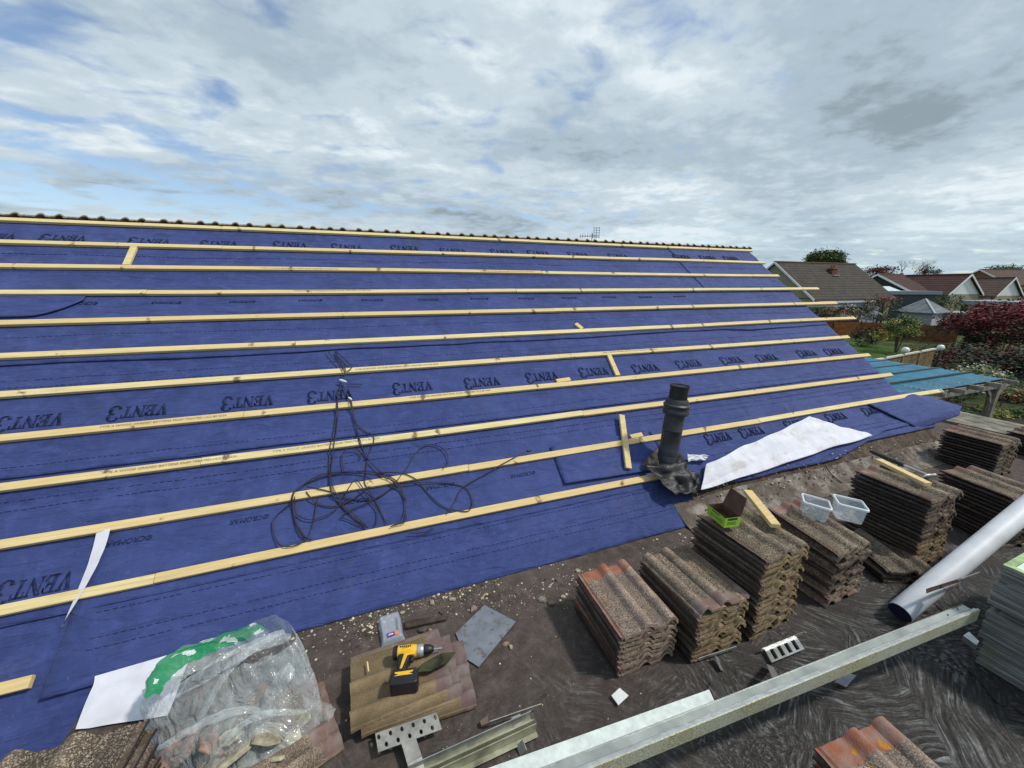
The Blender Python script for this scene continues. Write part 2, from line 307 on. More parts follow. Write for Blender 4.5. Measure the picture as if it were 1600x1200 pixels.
# walls and decks
mb = MB(); mb.box((-.7, 5.1, (GZ-.02)/2), (XG*2+1.3, 5.9, -GZ-.04)); 
brick = simple('buff brick', (.34, .24, .16), .9, .2, var=.3, scale=8, kind='World')
under(mb.build('wall', brick))
sR = 2.97*G; top = RP(0, sR, -.05)
def slab(name, a0, a1, sA, sB, h0, h1, m):
    mb = MB(); mb.prism([RP(a0, sA, h0), RP(a0, sA, h1), RP(a0, sB, h1), RP(a0, sB, h0)], (a1-a0, 0, 0)); return under(mb.build(name, m))
slab('roof_deck', XL, XG-.02, -12.5*G, sR-.03, -.16, -.045, DECK)
mb = MB(); yr = top.y
mb.prism([(XL, yr, top.z), (XL, yr, top.z-.12), (XL, yr+3.2, top.z-.12-3.2*.77), (XL, yr+3.2, top.z-3.2*.77)], (XG-XL, 0, 0)); under(mb.build('rear_roof_deck', DECK))
mb = MB(); mb.prism([(XG-.25, 2.1, -.03), (XG-.25, yr, top.z-.2), (XG-.25, yr+3.0, -.03)], (.18, 0, 0)); under(mb.build('gable_wall', brick))
bk = [-.0]
BS = [2.7746*G - k*G for k in range(12)]
def fnoise(x, s, f=1., o=0.): return noise.noise(Vector((x*f+o, s*f, o*1.7)))
def mem_h(x, s):
    ph = ((BS[0]-s)/G) % 1.0
    sag = math.sin(math.pi*ph)**2
    w = .014*fnoise(x*.5, s*2.2, 2., 3)*sag + .009*fnoise(x*1.4+s*1.7, s*3.-x*.8, 2.6, 9)*sag; r_ = fnoise(x*.8+s*.9, s*2.4-x*.25, 2.2, 15); w += .010*max(0, 1-abs(r_)*7)*sag*max(0, fnoise(x, s, .9, 21)+.15)
    d = max(0, 1-abs(x-XG)/1.4); w += .018*d*sag*fnoise(x*1.2+s*2, s*1.1, 2.4, 5)
    return max(-.041, -.029 - .004*sag + w)
def sheet(name, sb, st, x0, x1, lift=.006, extra=0., lab=None, step=.04, hfun=None, m=MEM, edgef=None, xedge=None, thick=True):
    """one membrane course: bottom edge sb(x), top edge st, side edges x0(s), x1(s)"""
    fx0 = x0 if callable(x0) else (lambda s: x0); fx1 = x1 if callable(x1) else (lambda s: x1); fsb = sb if callable(sb) else (lambda x: sb)
    xa = fx0((fsb(0)+st)/2); xb = fx1((fsb(0)+st)/2); nx = max(6, int((xb-xa)/.045)); ns = max(8, int((st-fsb(xa))/.028)); vs = []; fs = []
    for j in range(ns+1):
        for i in range(nx+1):
            u = i/nx; x_ = xa+(xb-xa)*u; s0 = fsb(x_); s = s0+(st-s0)*(j/ns); x = fx0(s)+(fx1(s)-fx0(s))*u
            near = s-s0
            h = mem_h(x, s)+extra+lift*max(0, 1-near/.45)+.006*max(0, 1-near/.035)*(0.6+1.6*max(0, fnoise(x, 0, 1.1, sb(0) if callable(sb) else sb)))
            if hfun: h += hfun(x, s, near)
            vs.append(RP(x, s, h))
    for j in range(ns):
        for i in range(nx): a = j*(nx+1)+i; fs.append((a, a+1, a+nx+2, a+nx+1))
    o = link(name, mesh(name, vs, fs, m, True)); under(o)
    if thick:
        md = o.modifiers.new('thick', 'SOLIDIFY'); md.thickness = .0022; md.offset = -1
    if lab: o['label'] = lab
    return o
wav = lambda base, a, o: (lambda x: base+a*fnoise(x, 0, .7, o)+a*.4*fnoise(x, 0, 2.3, o+3))
edge = lambda o: (lambda s: XG+.03*fnoise(s, 0, 1.9, o)+.015*fnoise(s, 0, 6, o))
c1 = sheet('underlay_sheet', wav(-.12*G, .02, 1), 2.96*G, XL, edge(1), extra=.001)
c1b = sheet('underlay_sheet', wav(-.05*G, .02, 2), 2.95*G, lambda s: 4.39+.03*(2.95*G-s)/G/3, edge(2), extra=.0065, lab='short end sheet lapped over the course near the ridge')
c2 = sheet('underlay_sheet', wav(-2.47*G, .035, 4), .25*G, XL, edge(4), lift=.008)
c3 = sheet('underlay_sheet', wav(-5.05*G, .01, 6), -2.1*G, XL, edge(6))
c4 = sheet('underlay_sheet', lambda x: -7.45*G, -4.8*G, XL, lambda s: XG, extra=-.001)
def lift5(x, s, near): return .012*max(0, 1-abs(x+1.52)/.12)*max(0, min(1, (-6.6*G-s)/.3))
c5 = sheet('underlay_sheet', lambda x: -8.47*G+.01*fnoise(x, 0, 1.3, 4), -6.25*G, lambda s: -1.505+.03*(s+6.3*G), lambda s: 2.33-.1*(s+7*G), extra=.006, lab='lowest sheet with its cut edge folded back, reaching down onto the flat roof', hfun=lift5)
c6 = sheet('underlay_sheet', -12.3*G, -6.9*G, XL, -1.22, extra=-.0005)
lowR = lambda x: (-7.75 + .5*max(0, min(1, (x-4.3)/.9)) + .25*max(0, min(1, (x-5.6)/.8)) )*G + .012*fnoise(x, 0, 2, 8)
c7 = sheet('underlay_sheet', lowR, -6.0*G, 2.30, lambda s: XG+.12, extra=.007, lab='loose lower sheet ending in a ragged edge by the gable')
patch = sheet('underlay_patch', lambda x: -6.98*G-.09*(x-1.31)*.4, -6.0*G, 1.305, lambda s: 2.28, extra=.014, lab='square patch of membrane beside the soil pipe', hfun=lambda x, s, n: .012*max(0, 1-n/.08))
cut = sheet('underlay_patch', lambda x: -1.0*G+.17*max(0, (x+2.42)/.27)**1.6, -.14*G, XL, -2.14, extra=.009)
# curled flap at the gable end
def flap():
    q = [S(1368, 620), S(1440, 664), S(1477, 640), S(1430, 622)]
    ax, as_ = 5.45, -6.25*G; vs = []; fs = []; n = 22
    P = [Vector((5.3, -6.22*G, 0)), Vector((5.75, -7.40*G, .03)), Vector((6.72, -7.30*G, .16)), Vector((6.5, -6.1*G, .03))]
    for j in range(n+1):
        for i in range(n+1):
            u, v = i/n, j/n; a = P[0].lerp(P[1], v); b = P[3].lerp(P[2], v); p = a.lerp(b, u)
            h = -.012+p.z*1.0*u*v - .25*max(0, p.x-6.25)**1.3*(1-v*.65) + .03*math.sin(v*3.1)*u + .008*fnoise(p.x*3, p.y*3, 1, 2)
            if v > .85: h -= (v-.85)*.25
            corner = max(0, (u-.8)/.2)*max(0, (v-.8)/.2)
            vs.append(RP(p.x-.1*corner, p.y+.07*corner, h+.012))
    for j in range(n):
        for i in range(n): a = j*(n+1)+i; fs.append((a, a+1, a+n+2, a+n+1))
    o = link('underlay_flap', mesh('flap', vs, fs, MEM, True)); under(o); o['label'] = 'curled loose flap of membrane hanging over the gable end'
    md = o.modifiers.new('t', 'SOLIDIFY'); md.thickness = .002
flap()
# white turned-back strip at the left cut edge
vs = []; fs = []; n = 26
for i in range(n+1):
    t = i/n; s = (-6.28-1.35*t)*G; w = .062*(1-t**1.6)+.001; x = -1.505+.012*math.sin(t*3)
    for k in range(3): xx = x+(-.02+w*k/2)*1.0; vs.append(RP(xx-.01*t, s, mem_h(xx, s)+.026+.004*k))
for i in range(n):
    for k in range(2): a = i*3+k; fs.append((a, a+1, a+4, a+3))
o = under(link('folded_edge', mesh('fe', vs, fs, WHT, True))); o['label'] = 'white underside of the membrane turned back along the cut'
# printed lettering: stitched dashes, row of upside-down marks (ink lies 1 mm over the sheet it is printed on)
def ink_on(o, vs, fs, m=None):
    me = o.data; v0 = [v.co.copy() for v in me.vertices]; f0 = [list(p.vertices) for p in me.polygons]; n = len(v0)
    mi0 = [p.material_index for p in me.polygons]; m = m or INK; mats = list(me.materials)
    if m not in mats: mats.append(m)
    k = mats.index(m)
    o.data = mesh(o.name, v0+list(vs), f0+[[i+n for i in f] for f in fs], mats, True, mi0+[k]*len(fs))
def surf(x, s, sheets_extra): return mem_h(x, s)+sheets_extra
def ink_add(vs, fs, poly, hx):
    b = len(vs); vs += [RP(x, s, hx(x, s)) for x, s in poly]; fs.append(list(range(b, b+len(poly))))
GL = {  # slab serif glyphs as quads in a 1 x 1 cell
 'V': [[(0, 1), (.4, 1), (.4, .9), (0, .9)], [(.6, 1), (1, 1), (1, .9), (.6, .9)], [(.08, .9), (.34, .9), (.58, .22), (.5, 0), (.44, 0)], [(.7, .9), (.86, .9), (.56, 0), (.5, 0), (.58, .22)]],
 'E': [[(0, 0), (.12, 0), (.12, .09), (0, .09)], [(.14, 0), (.40, 0), (.40, 1), (.14, 1)], [(.44, .9), (.95, .9), (.95, .68), (.87, .68), (.8, 1), (.44, 1)], [(.44, .44), (.62, .44), (.7, .34), (.76, .34), (.76, .7), (.7, .7), (.62, .56), (.44, .56)], [(.44, 0), (.8, 0), (1, .34), (.92, .36), (.76, .1), (.44, .1)], [(0, .91), (.12, .91), (.12, 1), (0, 1)]],
 'N': [[(0, 0), (.3, 0), (.3, .09), (0, .09)], [(.12, .12), (.2, .12), (.2, .9), (.12, .9)], [(0, 1), (.3, 1), (.84, .25), (.84, 0), (.76, 0), (.14, .86), (0, .9)], [(.8, .3), (.88, .3), (.88, .9), (.8, .9)], [(.7, .91), (1, .91), (1, 1), (.7, 1)]],
 'T': [[(0, 1), (0, .68), (.08, .68), (.16, .9), (.34, .9), (.34, 1)], [(.38, 0), (.62, 0), (.62, 1), (.38, 1)], [(.66, 1), (.66, .9), (.84, .9), (.92, .68), (1, .68), (1, 1)], [(.25, 0), (.36, 0), (.36, .08), (.25, .08)], [(.64, 0), (.75, 0), (.75, .08), (.64, .08)]],
}
def three():
    out = []
    for cy, ry, a0, a1 in ((.73, .27, 165, -80), (.27, .3, 95, -165)):
        n = 9
        for i in range(n):
            a, b = R(a0+(a1-a0)*i/n), R(a0+(a1-a0)*(i+1)/n)
            if i in (4,) : b = a+(b-a)*.8
            def w(t): return .30-.17*abs(math.cos(t*0+0)) if False else .34-.20*abs(math.sin(t))
            out.append([(.45+.5*math.cos(a), cy+ry*math.sin(a)), (.45+.5*math.cos(b), cy+ry*math.sin(b)), (.45+(.5-w(b))*math.cos(b), cy+(ry-w(b)*.35)*math.sin(b)), (.45+(.5-w(a))*math.cos(a), cy+(ry-w(a)*.35)*math.sin(a))])
    return out
GL['3'] = three()
def word(vs, fs, xc, sc_, w, h, hx, rot=0., fade=1.):
    # rotated half a turn: V at the right end, 3 at the left; 3 larger
    cells = [('V', 0, .19, 0, .86), ('E', .205, .175, 0, .86), ('N', .39, .20, 0, .86), ('T', .60, .17, 0, .86), ('3', .79, .21, -.1, 1.15)]
    cr, sr = math.cos(rot), math.sin(rot)
    for ch, cx, cw, cy, chh in cells:
        for pl in GL[ch]:
            pp = []
            for px, py in pl:
                a = (cx+px*cw-.5)*w; b = (cy+py*chh-.5)*h; a, b = -a, -b
                pp.append((xc+a*cr-b*sr, sc_+a*sr+b*cr))
            ink_add(vs, fs, pp, hx)
vs = []; fs = []
h_top = lambda x, s: mem_h(x, s)+(.0135 if x > 4.38 else .0042)
for q_ in [(-20, 366), (95, 369.5), (231, 372.5), (340, 376), (452, 379), (541, 383), (632, 386), (708, 389), (786, 391.5), (842, 393.5), (905, 396), (968, 399), (1068, 403), (1110, 405), (1148, 407)]:
    x = S(*q_)[0]; word(vs, fs, x, 2.06*G+.006*math.sin(x*5), .32, .10, h_top)
ink_on(c1, vs, fs)
vs = []; fs = []; x = -2.09-.55*3
h_mid = lambda x, s: mem_h(x, s)+.0032+.006*max(0, 1-(s+5.05*G)/.45)
for q_ in [(40, 657), (212, 643), (385, 628), (515, 619), (645, 605), (755, 598), (848, 586), (930, 580), (1011, 573), (1078, 566), (1145, 560), (1200, 555), (1263, 550), (1305, 547)]:
    x = S(*q_)[0]; word(vs, fs, x, -3.88*G+.006*math.sin(x*4), .33, .112, h_mid)
ink_on(c3, vs, fs)
vs = []; fs = []
h_low = lambda x, s: mem_h(x, s)+.0095+.006*max(0, 1-(s-lowR(x))/.45)+.002
for q_ in [(1120, 676), (1172, 667), (1243, 658), (1306, 648), (1362, 638)]: word(vs, fs, S(*q_)[0], -6.52*G, .31, .10, h_low)
h5 = lambda x, s: mem_h(x, s)+.0085+.006*max(0, 1-(s+8.47*G)/.45)
ink_on(c7, vs, fs)
vs = []; fs = []
word(vs, fs, -1.72, -6.98*G, .30, .11, lambda x, s: mem_h(x, s)+.0045)
ink_on(c4, vs, fs)
# small maker's mark, as lettering bent onto the sheet
def text_pts(txt, size, shear=.25):
    cu = bpy.data.curves.new('t', 'FONT'); cu.body = txt; cu.size = size; cu.shear = shear; cu.align_x = 'CENTER'; cu.align_y = 'CENTER'; cu.resolution_u = 2
    ob = bpy.data.objects.new('t', cu); C.objects.link(ob); dg = bpy.context.evaluated_depsgraph_get(); dg.update()
    me = bpy.data.meshes.new_from_object(ob.evaluated_get(dg)); bpy.data.objects.remove(ob)
    v = [x.co.copy() for x in me.vertices]; f = [list(p.vertices) for p in me.polygons]; bpy.data.meshes.remove(me); return v, f
CV, CF = text_pts('©CROMAR', .042)
vs = []; fs = []
def put_text(V, Fc, xc, s, hx, flip=True, sx=1.):
    b = len(vs); k = -1 if flip else 1
    vs.extend([RP(xc+k*p.x*sx, s+k*p.y, hx(xc+k*p.x*sx, s+k*p.y)) for p in V]); fs.extend([[i+b for i in f] for f in Fc])
h2 = lambda x, s: mem_h(x, s)+.0035
for k in range(13): put_text(CV, CF, -2.7+.55*k, -.53*G, h2)
ink_on(c2, vs, fs)
vs = []; fs = []
for xx in (-1.37, -.79, -.2, .38, 1.01): put_text(CV, CF, xx, -6.5*G-.02*(xx > .9), h5)
ink_on(c5, vs, fs)
vs = []; fs = []
LL = [(1.35, 0, XG), (.62, 0, XG), (-1.3, 1, XG), (-1.62, 1, XG), (-2.82, 0, XG), (-3.02, 0, XG), (-4.85, 2, XG), (-5.02, 2, XG), (-5.5, 0, XG), (-5.66, 0, XG), (-7.52, 5, 2.2), (-7.88, 5, 2.2), (-8.02, 5, 2.2), (-9.6, 6, -1.3), (-9.9, 6, -1.3), (-6.95, 7, 6.0), (-7.08, 7, 5.9)]
for sg, k, xe in LL:
    vs = []; fs = []; tgt = c1 if sg > 0 else {1: c2, 2: c3, 5: c5, 6: c6, 7: c7}.get(k, c2 if sg > -2.4 else c3 if sg > -4.9 else c4)
    x = {5: -1.45, 7: 2.4}.get(k, -4.5)
    hx = {5: h5, 7: h_low, 6: lambda x, s: mem_h(x, s)+.001, 1: lambda x, s: mem_h(x, s)+.0025+.008*max(0, 1-(s+2.47*G)/.45), 2: lambda x, s: mem_h(x, s)+.0022+.006*max(0, 1-(s+5.05*G)/.45)}.get(k, lambda x, s: mem_h(x, s)+.0022)
    if sg > 0: hx = lambda x, s: mem_h(x, s)+(.012 if x > 4.3 else .005)
    while x < xe-.05:
        w = .016+.012*random.random(); s = sg*G+.012*fnoise(x, 0, .8, sg)+.0015*random.random()
        if random.random() < .93: ink_add(vs, fs, [(x, s-.0012), (x+w, s-.0012), (x+w, s+.0012), (x, s+.0012)], hx)
        x += w+.012
    ink_on(tgt, vs, fs)
# stitches done
# ---- battens
ends = [S(1172, 388)[0], S(1193, 408)[0], S(1216, 429)[0], S(1277, 450)[0], S(1305, 472)[0], S(1334, 496)[0], S(1326, 525)[0], S(1358, 553)[0], S(1397, 587)[0], S(1470, 609)[0], 2.33, S(46, 1070)[0]]
joints = [[-2.0, 2.1], [-1.3, 3.2], [-2.0, 2.05], [-1.75, 1.6], [-2.9, 1.95], [-.6, 3.6], [-3.6, 1.75], [-.9, 4.2], [-1.1, 1.72], [.6, 3.6], [-1.2], [-3.0]]
def batten(p0, p1, name='batten', parent=True, w=.05, t=.025, bend=0., m=BAT):
    p0 = Vector(p0); p1 = Vector(p1); n = 14; vs = []; fs = []; d = (p1-p0).normalized(); sd_ = NR.cross(d).normalized()
    for i in range(n+1):
        u = i/n; p = p0.lerp(p1, u)+sd_*(bend*math.sin(math.pi*u))+NR*(.0015*noise.noise(p0+Vector((u*5, 0, 0))))
        for a, b_ in ((-.5, -.94), (.5, -.94), (.5, -.06), (.44, 0), (-.44, 0), (-.5, -.06)): vs.append(p+sd_*(a*w)+NR*(b_*t))
    for i in range(n):
        for k in range(6): fs.append((i*6+k, i*6+(k+1) % 6, i*6+6+(k+1) % 6, i*6+6+k))
    fs += [list(range(6))[::-1], list(range(n*6, n*6+6))]
    o = link(name, mesh(name, vs, fs, m)); return under(o) if parent else o
BOBJ = []
for k in range(12):
    xs = [XL]+[j for j in joints[k] if j < ends[k]-.3]+[ends[k]]
    for a, b in zip(xs, xs[1:]):
        da, db = (random.uniform(-.004, .004) for _ in '12'); dh = random.uniform(0, .002)
        if k == 9 and a > 3: db += .004
        ba = batten(RP(a+.0015, BS[k]+da, dh), RP(b-.0015, BS[k]+db, dh+(.01 if b == ends[k] and k in (3, 4, 5, 9) else 0)), bend=random.uniform(-.010, .010)); BOBJ.append((k, a, b, ba))
# faint treatment stamp along some battens
stamp = simple('grey stamp ink', (.16, .14, .12), .8, .2, var=.3)
TV, TF = text_pts('TYPE A WOOD GRADED BATTENS 25x50 TREATED UC2 BS 5534', .021, 0)
for k, xs in ((6, (.2, 2.6)), (7, (-1.35, .6)), (8, (-1.25, -.35)), (2, (-.6, 1.6)), (3, (-.3,))):
    for xx in xs:
        vs = []; fs = []; put_text(TV, TF, xx, BS[k]+.003, lambda x, s: .0032, False, 1.15)
        for kk, a, b, ba in BOBJ:
            if kk == k and a <= xx < b: ink_on(ba, vs, fs, stamp); ba.data.polygons.foreach_set('use_smooth', [False]*len(ba.data.polygons))
# ---- tiles
def tile_mesh(name, m, seed, W=.33, Lt=.42, TH=.013):
    nu, nv = 44, 14; vt = []; rnd_ = random.Random(seed); o = seed*3.1
    def prof(u):
        z = .010
        for c, w, h in ((.160, .035, .029), (.288, .034, .029)):
            d = abs(u-c)/w
            if d < 1: z += h*(math.cos(d*math.pi/2)**.8)
        if u < .045: z -= .003; z += .007*(1 if u < .006 or .018 < u < .026 else 0)
        if u > .318: z -= .004
        return z
    us = sorted(set([W*i/nu for i in range(nu+1)]))
    top_, bot = [], []
    for j in range(nv+1):
        v = Lt*j/nv
        for u in us:
            wob = .0016*noise.noise(Vector((u*40+o, v*30, o))); e = 0
            if j in (0, nv): e = .004*noise.noise(Vector((u*30+o, v*9, 3)))
            x = u + (.0025*noise.noise(Vector((v*25, o, u*9))) if u in (us[0], us[-1]) else 0)
            z = prof(u)
            if j == 0: z -= .003
            top_.append((x, v+e, z+wob)); bot.append((x, v+e, z-(TH if u > .03 else .0075)+wob*.5-(.004 if j in (0,) else 0)))
    n = len(us); k = len(top_); vs = top_+bot; fs = []
    for j in range(nv):
        for i in range(n-1):
            a = j*n+i; fs.append((a, a+1, a+n+1, a+n)); fs.append((k+a, k+a+n, k+a+n+1, k+a+1))
    for i in range(n-1): fs.append((i, k+i, k+i+1, i+1)); a = nv*n+i; fs.append((a, a+1, k+a+1, k+a))
    for j in range(nv): a = j*n; fs.append((a, a+n, k+a+n, k+a)); a = j*n+n-1; fs.append((a, k+a, k+a+n, a+n))
    me = mesh(name, vs, fs, m, True)
    try: me.set_sharp_from_angle(angle=R(38))
    except Exception: pass
    return me
TM = {}
for nm, m in (('grey', T_GREY), ('yellow', T_YEL), ('red', T_RED), ('pink', T_PINK), ('sand', T_SAND), ('dark', T_DARK)):
    TM[nm] = [tile_mesh('roof_tile_'+nm, m, i+len(nm)*5) for i in range(3)]
ORD = ['topmost', 'second', 'third', 'fourth', 'fifth', 'sixth', 'seventh', 'eighth', 'ninth', 'tenth', 'eleventh', 'twelfth', 'thirteenth', 'fourteenth', 'fifteenth', 'sixteenth', 'seventeenth', 'eighteenth', 'nineteenth', 'twentieth', 'twenty-first', 'twenty-second']
def tile(kind, loc, rot, label=None, group=None, parent=None, flip=False):
    o = link('roof_tile', random.choice(TM[kind])); M = Matrix.Translation(Vector(loc)) @ rot.to_matrix().to_4x4() if hasattr(rot, 'to_matrix') else Matrix.Translation(Vector(loc)) @ rot
    if flip: M = M @ Matrix.Translation((.33, .42, 0)) @ Matrix.Rotation(math.pi, 4, 'Z')
    o.matrix_world = M
    if label: tag(o, label, 'roof tile', group); o['kind'] = 'thing'
    return o
def stack(x, y, yaw, n, pitch, kinds, where, group, flips=None, jit=.009, topfn=None, lean=(0, 0), toplab=None, yawj=2.0):
    """x, y: near left corner"""
    for i in range(n):
        k = kinds(i, n) if callable(kinds) else kinds; fl = flips(i, n) if flips else False
        a = R(yaw+random.uniform(-yawj, yawj)); z = .014+i*pitch; px = x+random.uniform(-jit, jit)+lean[0]*i; py = y+random.uniform(-jit, jit)+lean[1]*i
        M = Matrix.Rotation(a, 4, 'Z') @ Matrix.Rotation(R(random.uniform(-.5, .5)), 4, 'Y')
        if topfn: M2 = topfn(i, n)
        else: M2 = None
        if M2: M = M @ M2
        r = n-1-i
        lab = (toplab or 'topmost roof tile of the %s' % where) if r == 0 else ('bottom roof tile of the %s' % where if i == 0 else 'concrete roof tile, %s from the top of the %s' % (ORD[r], where))
        tile(k, (px, py, z), M, lab, group, flip=fl)
    return .014+(n-1)*pitch
# tiles of the rear slope showing over the ridge
x = XL; Mrear = Matrix.Rotation(-math.atan(.77), 4, 'X')
while x < XG-.2:
    o = link('roof_tile', random.choice(TM['grey'])); o.matrix_world = Matrix.Translation((x, yr-.02+random.uniform(-.004, .004), top.z+.040)) @ Mrear; under2 = o
    M0 = o.matrix_world.copy(); o.parent = house; o.matrix_parent_inverse = Matrix.Translation((0, -2, 0)); o.matrix_basis = M0
    x += .305
# ---- flat roof
fr = MB(); fr.add([(-1.32, -3.5, 0), (8.0, -3.5, 0), (8.0, 2.75, 0), (XG+.05, 2.75, 0), (XG+.05, 2.0, 0), (-1.32, 2.0, 0)], [(0, 1, 2, 3, 4, 5)])
fr = MB(); fr.prism([(-1.32, -3.5, -.2), (8.0, -3.5, -.2), (8.0, 2.75, -.2), (XG+.0, 2.75, -.2), (XG+.0, 2.0, -.2), (-1.32, 2.0, -.2)], (0, 0, .2))
o = fr.build('flat_roof', FELT); o['kind'] = 'structure'
mb = MB(); mb.box((3.0, -.6, (GZ-.2)/2), (9.6, 5.2, -GZ-.24)); w_ = mb.build('extension_wall', brick); tag(w_, 'buff brick wall carrying the flat felt roof', 'wall')
# felt upstand dressed up the slope under the membrane, right half
vs = []; fs = []; n = 120
for i in range(n+1):
    x = 2.15+(XG-2.15)*i/n; wob = .02*fnoise(x, 0, 1.5, 7)
    pr = [(-8.72*G, .02), (-8.4*G, .012), (-8.1*G, .004), (-7.98*G+wob, .006), (-7.9*G+wob, .008), (-7.88*G+wob, -.04)]
    for s, h in pr:
        p = RP(x, s, h-.02+.006*fnoise(x*2, s*5, 2, 1)); p.z = max(p.z, .004); vs.append(p)
for i in range(n):
    for k in range(5): a = i*6+k; fs.append((a, a+6, a+7, a+1))
def f_up(t, b):
    v = coord(t, 'World'); c = ramp(t, noi(t, v, 6, 9, .7), (.3, (.05, .040, .033)), (.5, (.13, .105, .085)), (.66, (.30, .275, .24))); L(t, c, b.inputs['Base Color']); bump(t, b, noi(t, v, 22, 7, .65), .7, .01)
o = under(link('felt_upstand', mesh('fu', vs, fs, mat('grey brown felt', f_up, .85, .25), True)))
mb = MB(); wood = simple('weathered boards', (.20, .19, .15), .85, .2, var=.4, scale=7, kind='World', bmp=.3)
for i in range(5): mb.box((7.3+i*.145, 2.0+.35, .018), (.135, 1.9, .03))
for i in range(4): mb.box((7.35+.3, 1.0-i*.15, .016), (.9, .14, .028))
o = mb.build('edge_boards', wood); tag(o, 'weathered timber boards laid along the far edge of the flat roof', 'boards')
# ------------------------------------------------------------------ stacks of tiles on the flat roof
ktop = lambda first, rest, low=None: (lambda i, n: first if i == n-1 else (low if low and i < n*.35 else rest))
hA = stack(.952, 1.150, -1.3, 9, .0275, lambda i, n: 'red' if i in (n-1, 2) else 'pink', 'leftmost reddish stack', 'stacked roof tiles', toplab='granular tile with an orange bare head, on top of the leftmost reddish stack')
hB = stack(1.335, 1.085, 1.4, 11, .0275, ktop('pink', 'yellow'), 'stack just right of the reddish one', 'stacked roof tiles', flips=lambda i, n: i >= n-1, toplab='granular tile with pinkish bare near end, on top of the second stack from the left')
hC = stack(1.715, 1.075, 2.9, 18, .0275, ktop('grey', 'yellow'), 'stack carrying the green box', 'stacked roof tiles', toplab='granular tile under the green cardboard box')
def dtop(i, n):
    if i >= n-2: return Matrix.Rotation(R(5 if i == n-2 else 7), 4, 'X') @ Matrix.Rotation(R(4), 4, 'Y')
    return Matrix.Rotation(R(2.5), 4, 'X') if i > 4 else None
hD = stack(2.33, 1.085, 3, 10, .0365, lambda i, n: 'pink' if i < 3 else ('dark' if i < n-1 else 'grey'), 'stack under the two clear tubs', 'stacked roof tiles', flips=lambda i, n: i % 2 == 0, topfn=dtop, toplab='tilted dark tile carrying the two clear plastic tubs', yawj=2.5)
hE = stack(3.19, 1.10, -1.5, 18, .0280, ktop('grey', 'dark', 'yellow'), 'tall dark stack carrying the hammer', 'stacked roof tiles', toplab='dark tile under the short batten on the tall stack', lean=(0, 0))
stack(2.86, 1.09, -20, 3, .034, 'dark', 'low pile below the hammer stack', 'stacked roof tiles', topfn=lambda i, n: Matrix.Rotation(R(3), 4, 'Y'), yawj=5)
stack(4.02, 1.02, -14, 14, .0280, ktop('grey', 'dark'), 'dark stack behind the white roll', 'stacked roof tiles', toplab='mossy tile with an orange lichen spot on the stack behind the white roll')
stack(5.50, 1.56, -1.5, 12, .0290, ktop('grey', 'dark'), 'far stack below the pergola post', 'stacked roof tiles', toplab='brown tile on top of the far stack below the pergola post')
stack(6.55, 1.45, -4, 8, .0290, 'dark', 'farthest stack at the right picture edge', 'stacked roof tiles')
# piles close to the viewer in the two bottom corners (taller than they look: only their tops are in view)
def corner_pile(fl, fr, zt, n, kindf, where, topl, grp, flip=False):
    a0 = Z(*fl, zt); a1 = Z(*fr, zt); dv = (a1-a0).normalized(); ang = math.atan2(dv.y, dv.x); yv = Vector((-dv.y, dv.x, 0)); o0 = a0-yv*.42
    stack(o0.x, o0.y, math.degrees(ang), n, (zt-.045)/(n-1), kindf, where, grp, flips=(lambda i, n: flip), toplab=topl, jit=.006)
corner_pile((1273, 1166), (1408, 1102), .37, 12, lambda i, n: 'red' if i in (n-1, n-3) else 'dark', 'pile in the bottom right corner', 'tile with a bare orange head and lichen spots in the bottom right corner', 'tiles at the bottom right corner')
corner_pile((-4, 1180), (182, 1130), .58, 20, lambda i, n: 'dark', 'mossy pile in the bottom left corner', 'dark mossy tile on top of the pile in the bottom left corner', 'tiles at the bottom left corner', True)
# three fanned tiles under the drill (lying lengthways: heads to the right)
for i, (dx, dy, a) in enumerate(((.115, -.028, -92.5), (.052, -.014, -90.5), (0, 0, -88))):
    M = Matrix.Translation((-.222+dx, 1.628+dy, .018+.026*i)) @ Matrix.Rotation(R(a), 4, 'Z')
    o = link('roof_tile', TM['sand'][i]); o.matrix_world = M
    tag(o, ['bottom tile of the fanned three under the drill, its pinkish head furthest right', 'middle tile of the fanned three under the drill', 'sandy brown tile directly under the cordless drill'][i], 'roof tile', 'fanned tiles under the drill'); o['kind'] = 'thing'
# cracked tiles right of the bag
for i, (e0, e1, z) in enumerate((((506, 1072), (531, 1150), .018), ((494, 1066), (518, 1160), .046))):
    a0 = Z(*e0); a1 = Z(*e1); dxv = (a1-a0).normalized(); ang = math.atan2(dxv.y, dxv.x); M = Matrix.Translation((a0.x, a0.y, z)) @ Matrix.Rotation(ang, 4, 'Z') @ Matrix.Translation((0, -.42, 0))
    o = link('roof_tile', TM['pink'][i]); o.matrix_world = M; o['kind'] = 'thing'
    tag(o, ['lower pinkish tile lying half under the rubble bag', 'upper pinkish tile sticking out from under the rubble bag'][i], 'roof tile', 'tiles beside the bag')

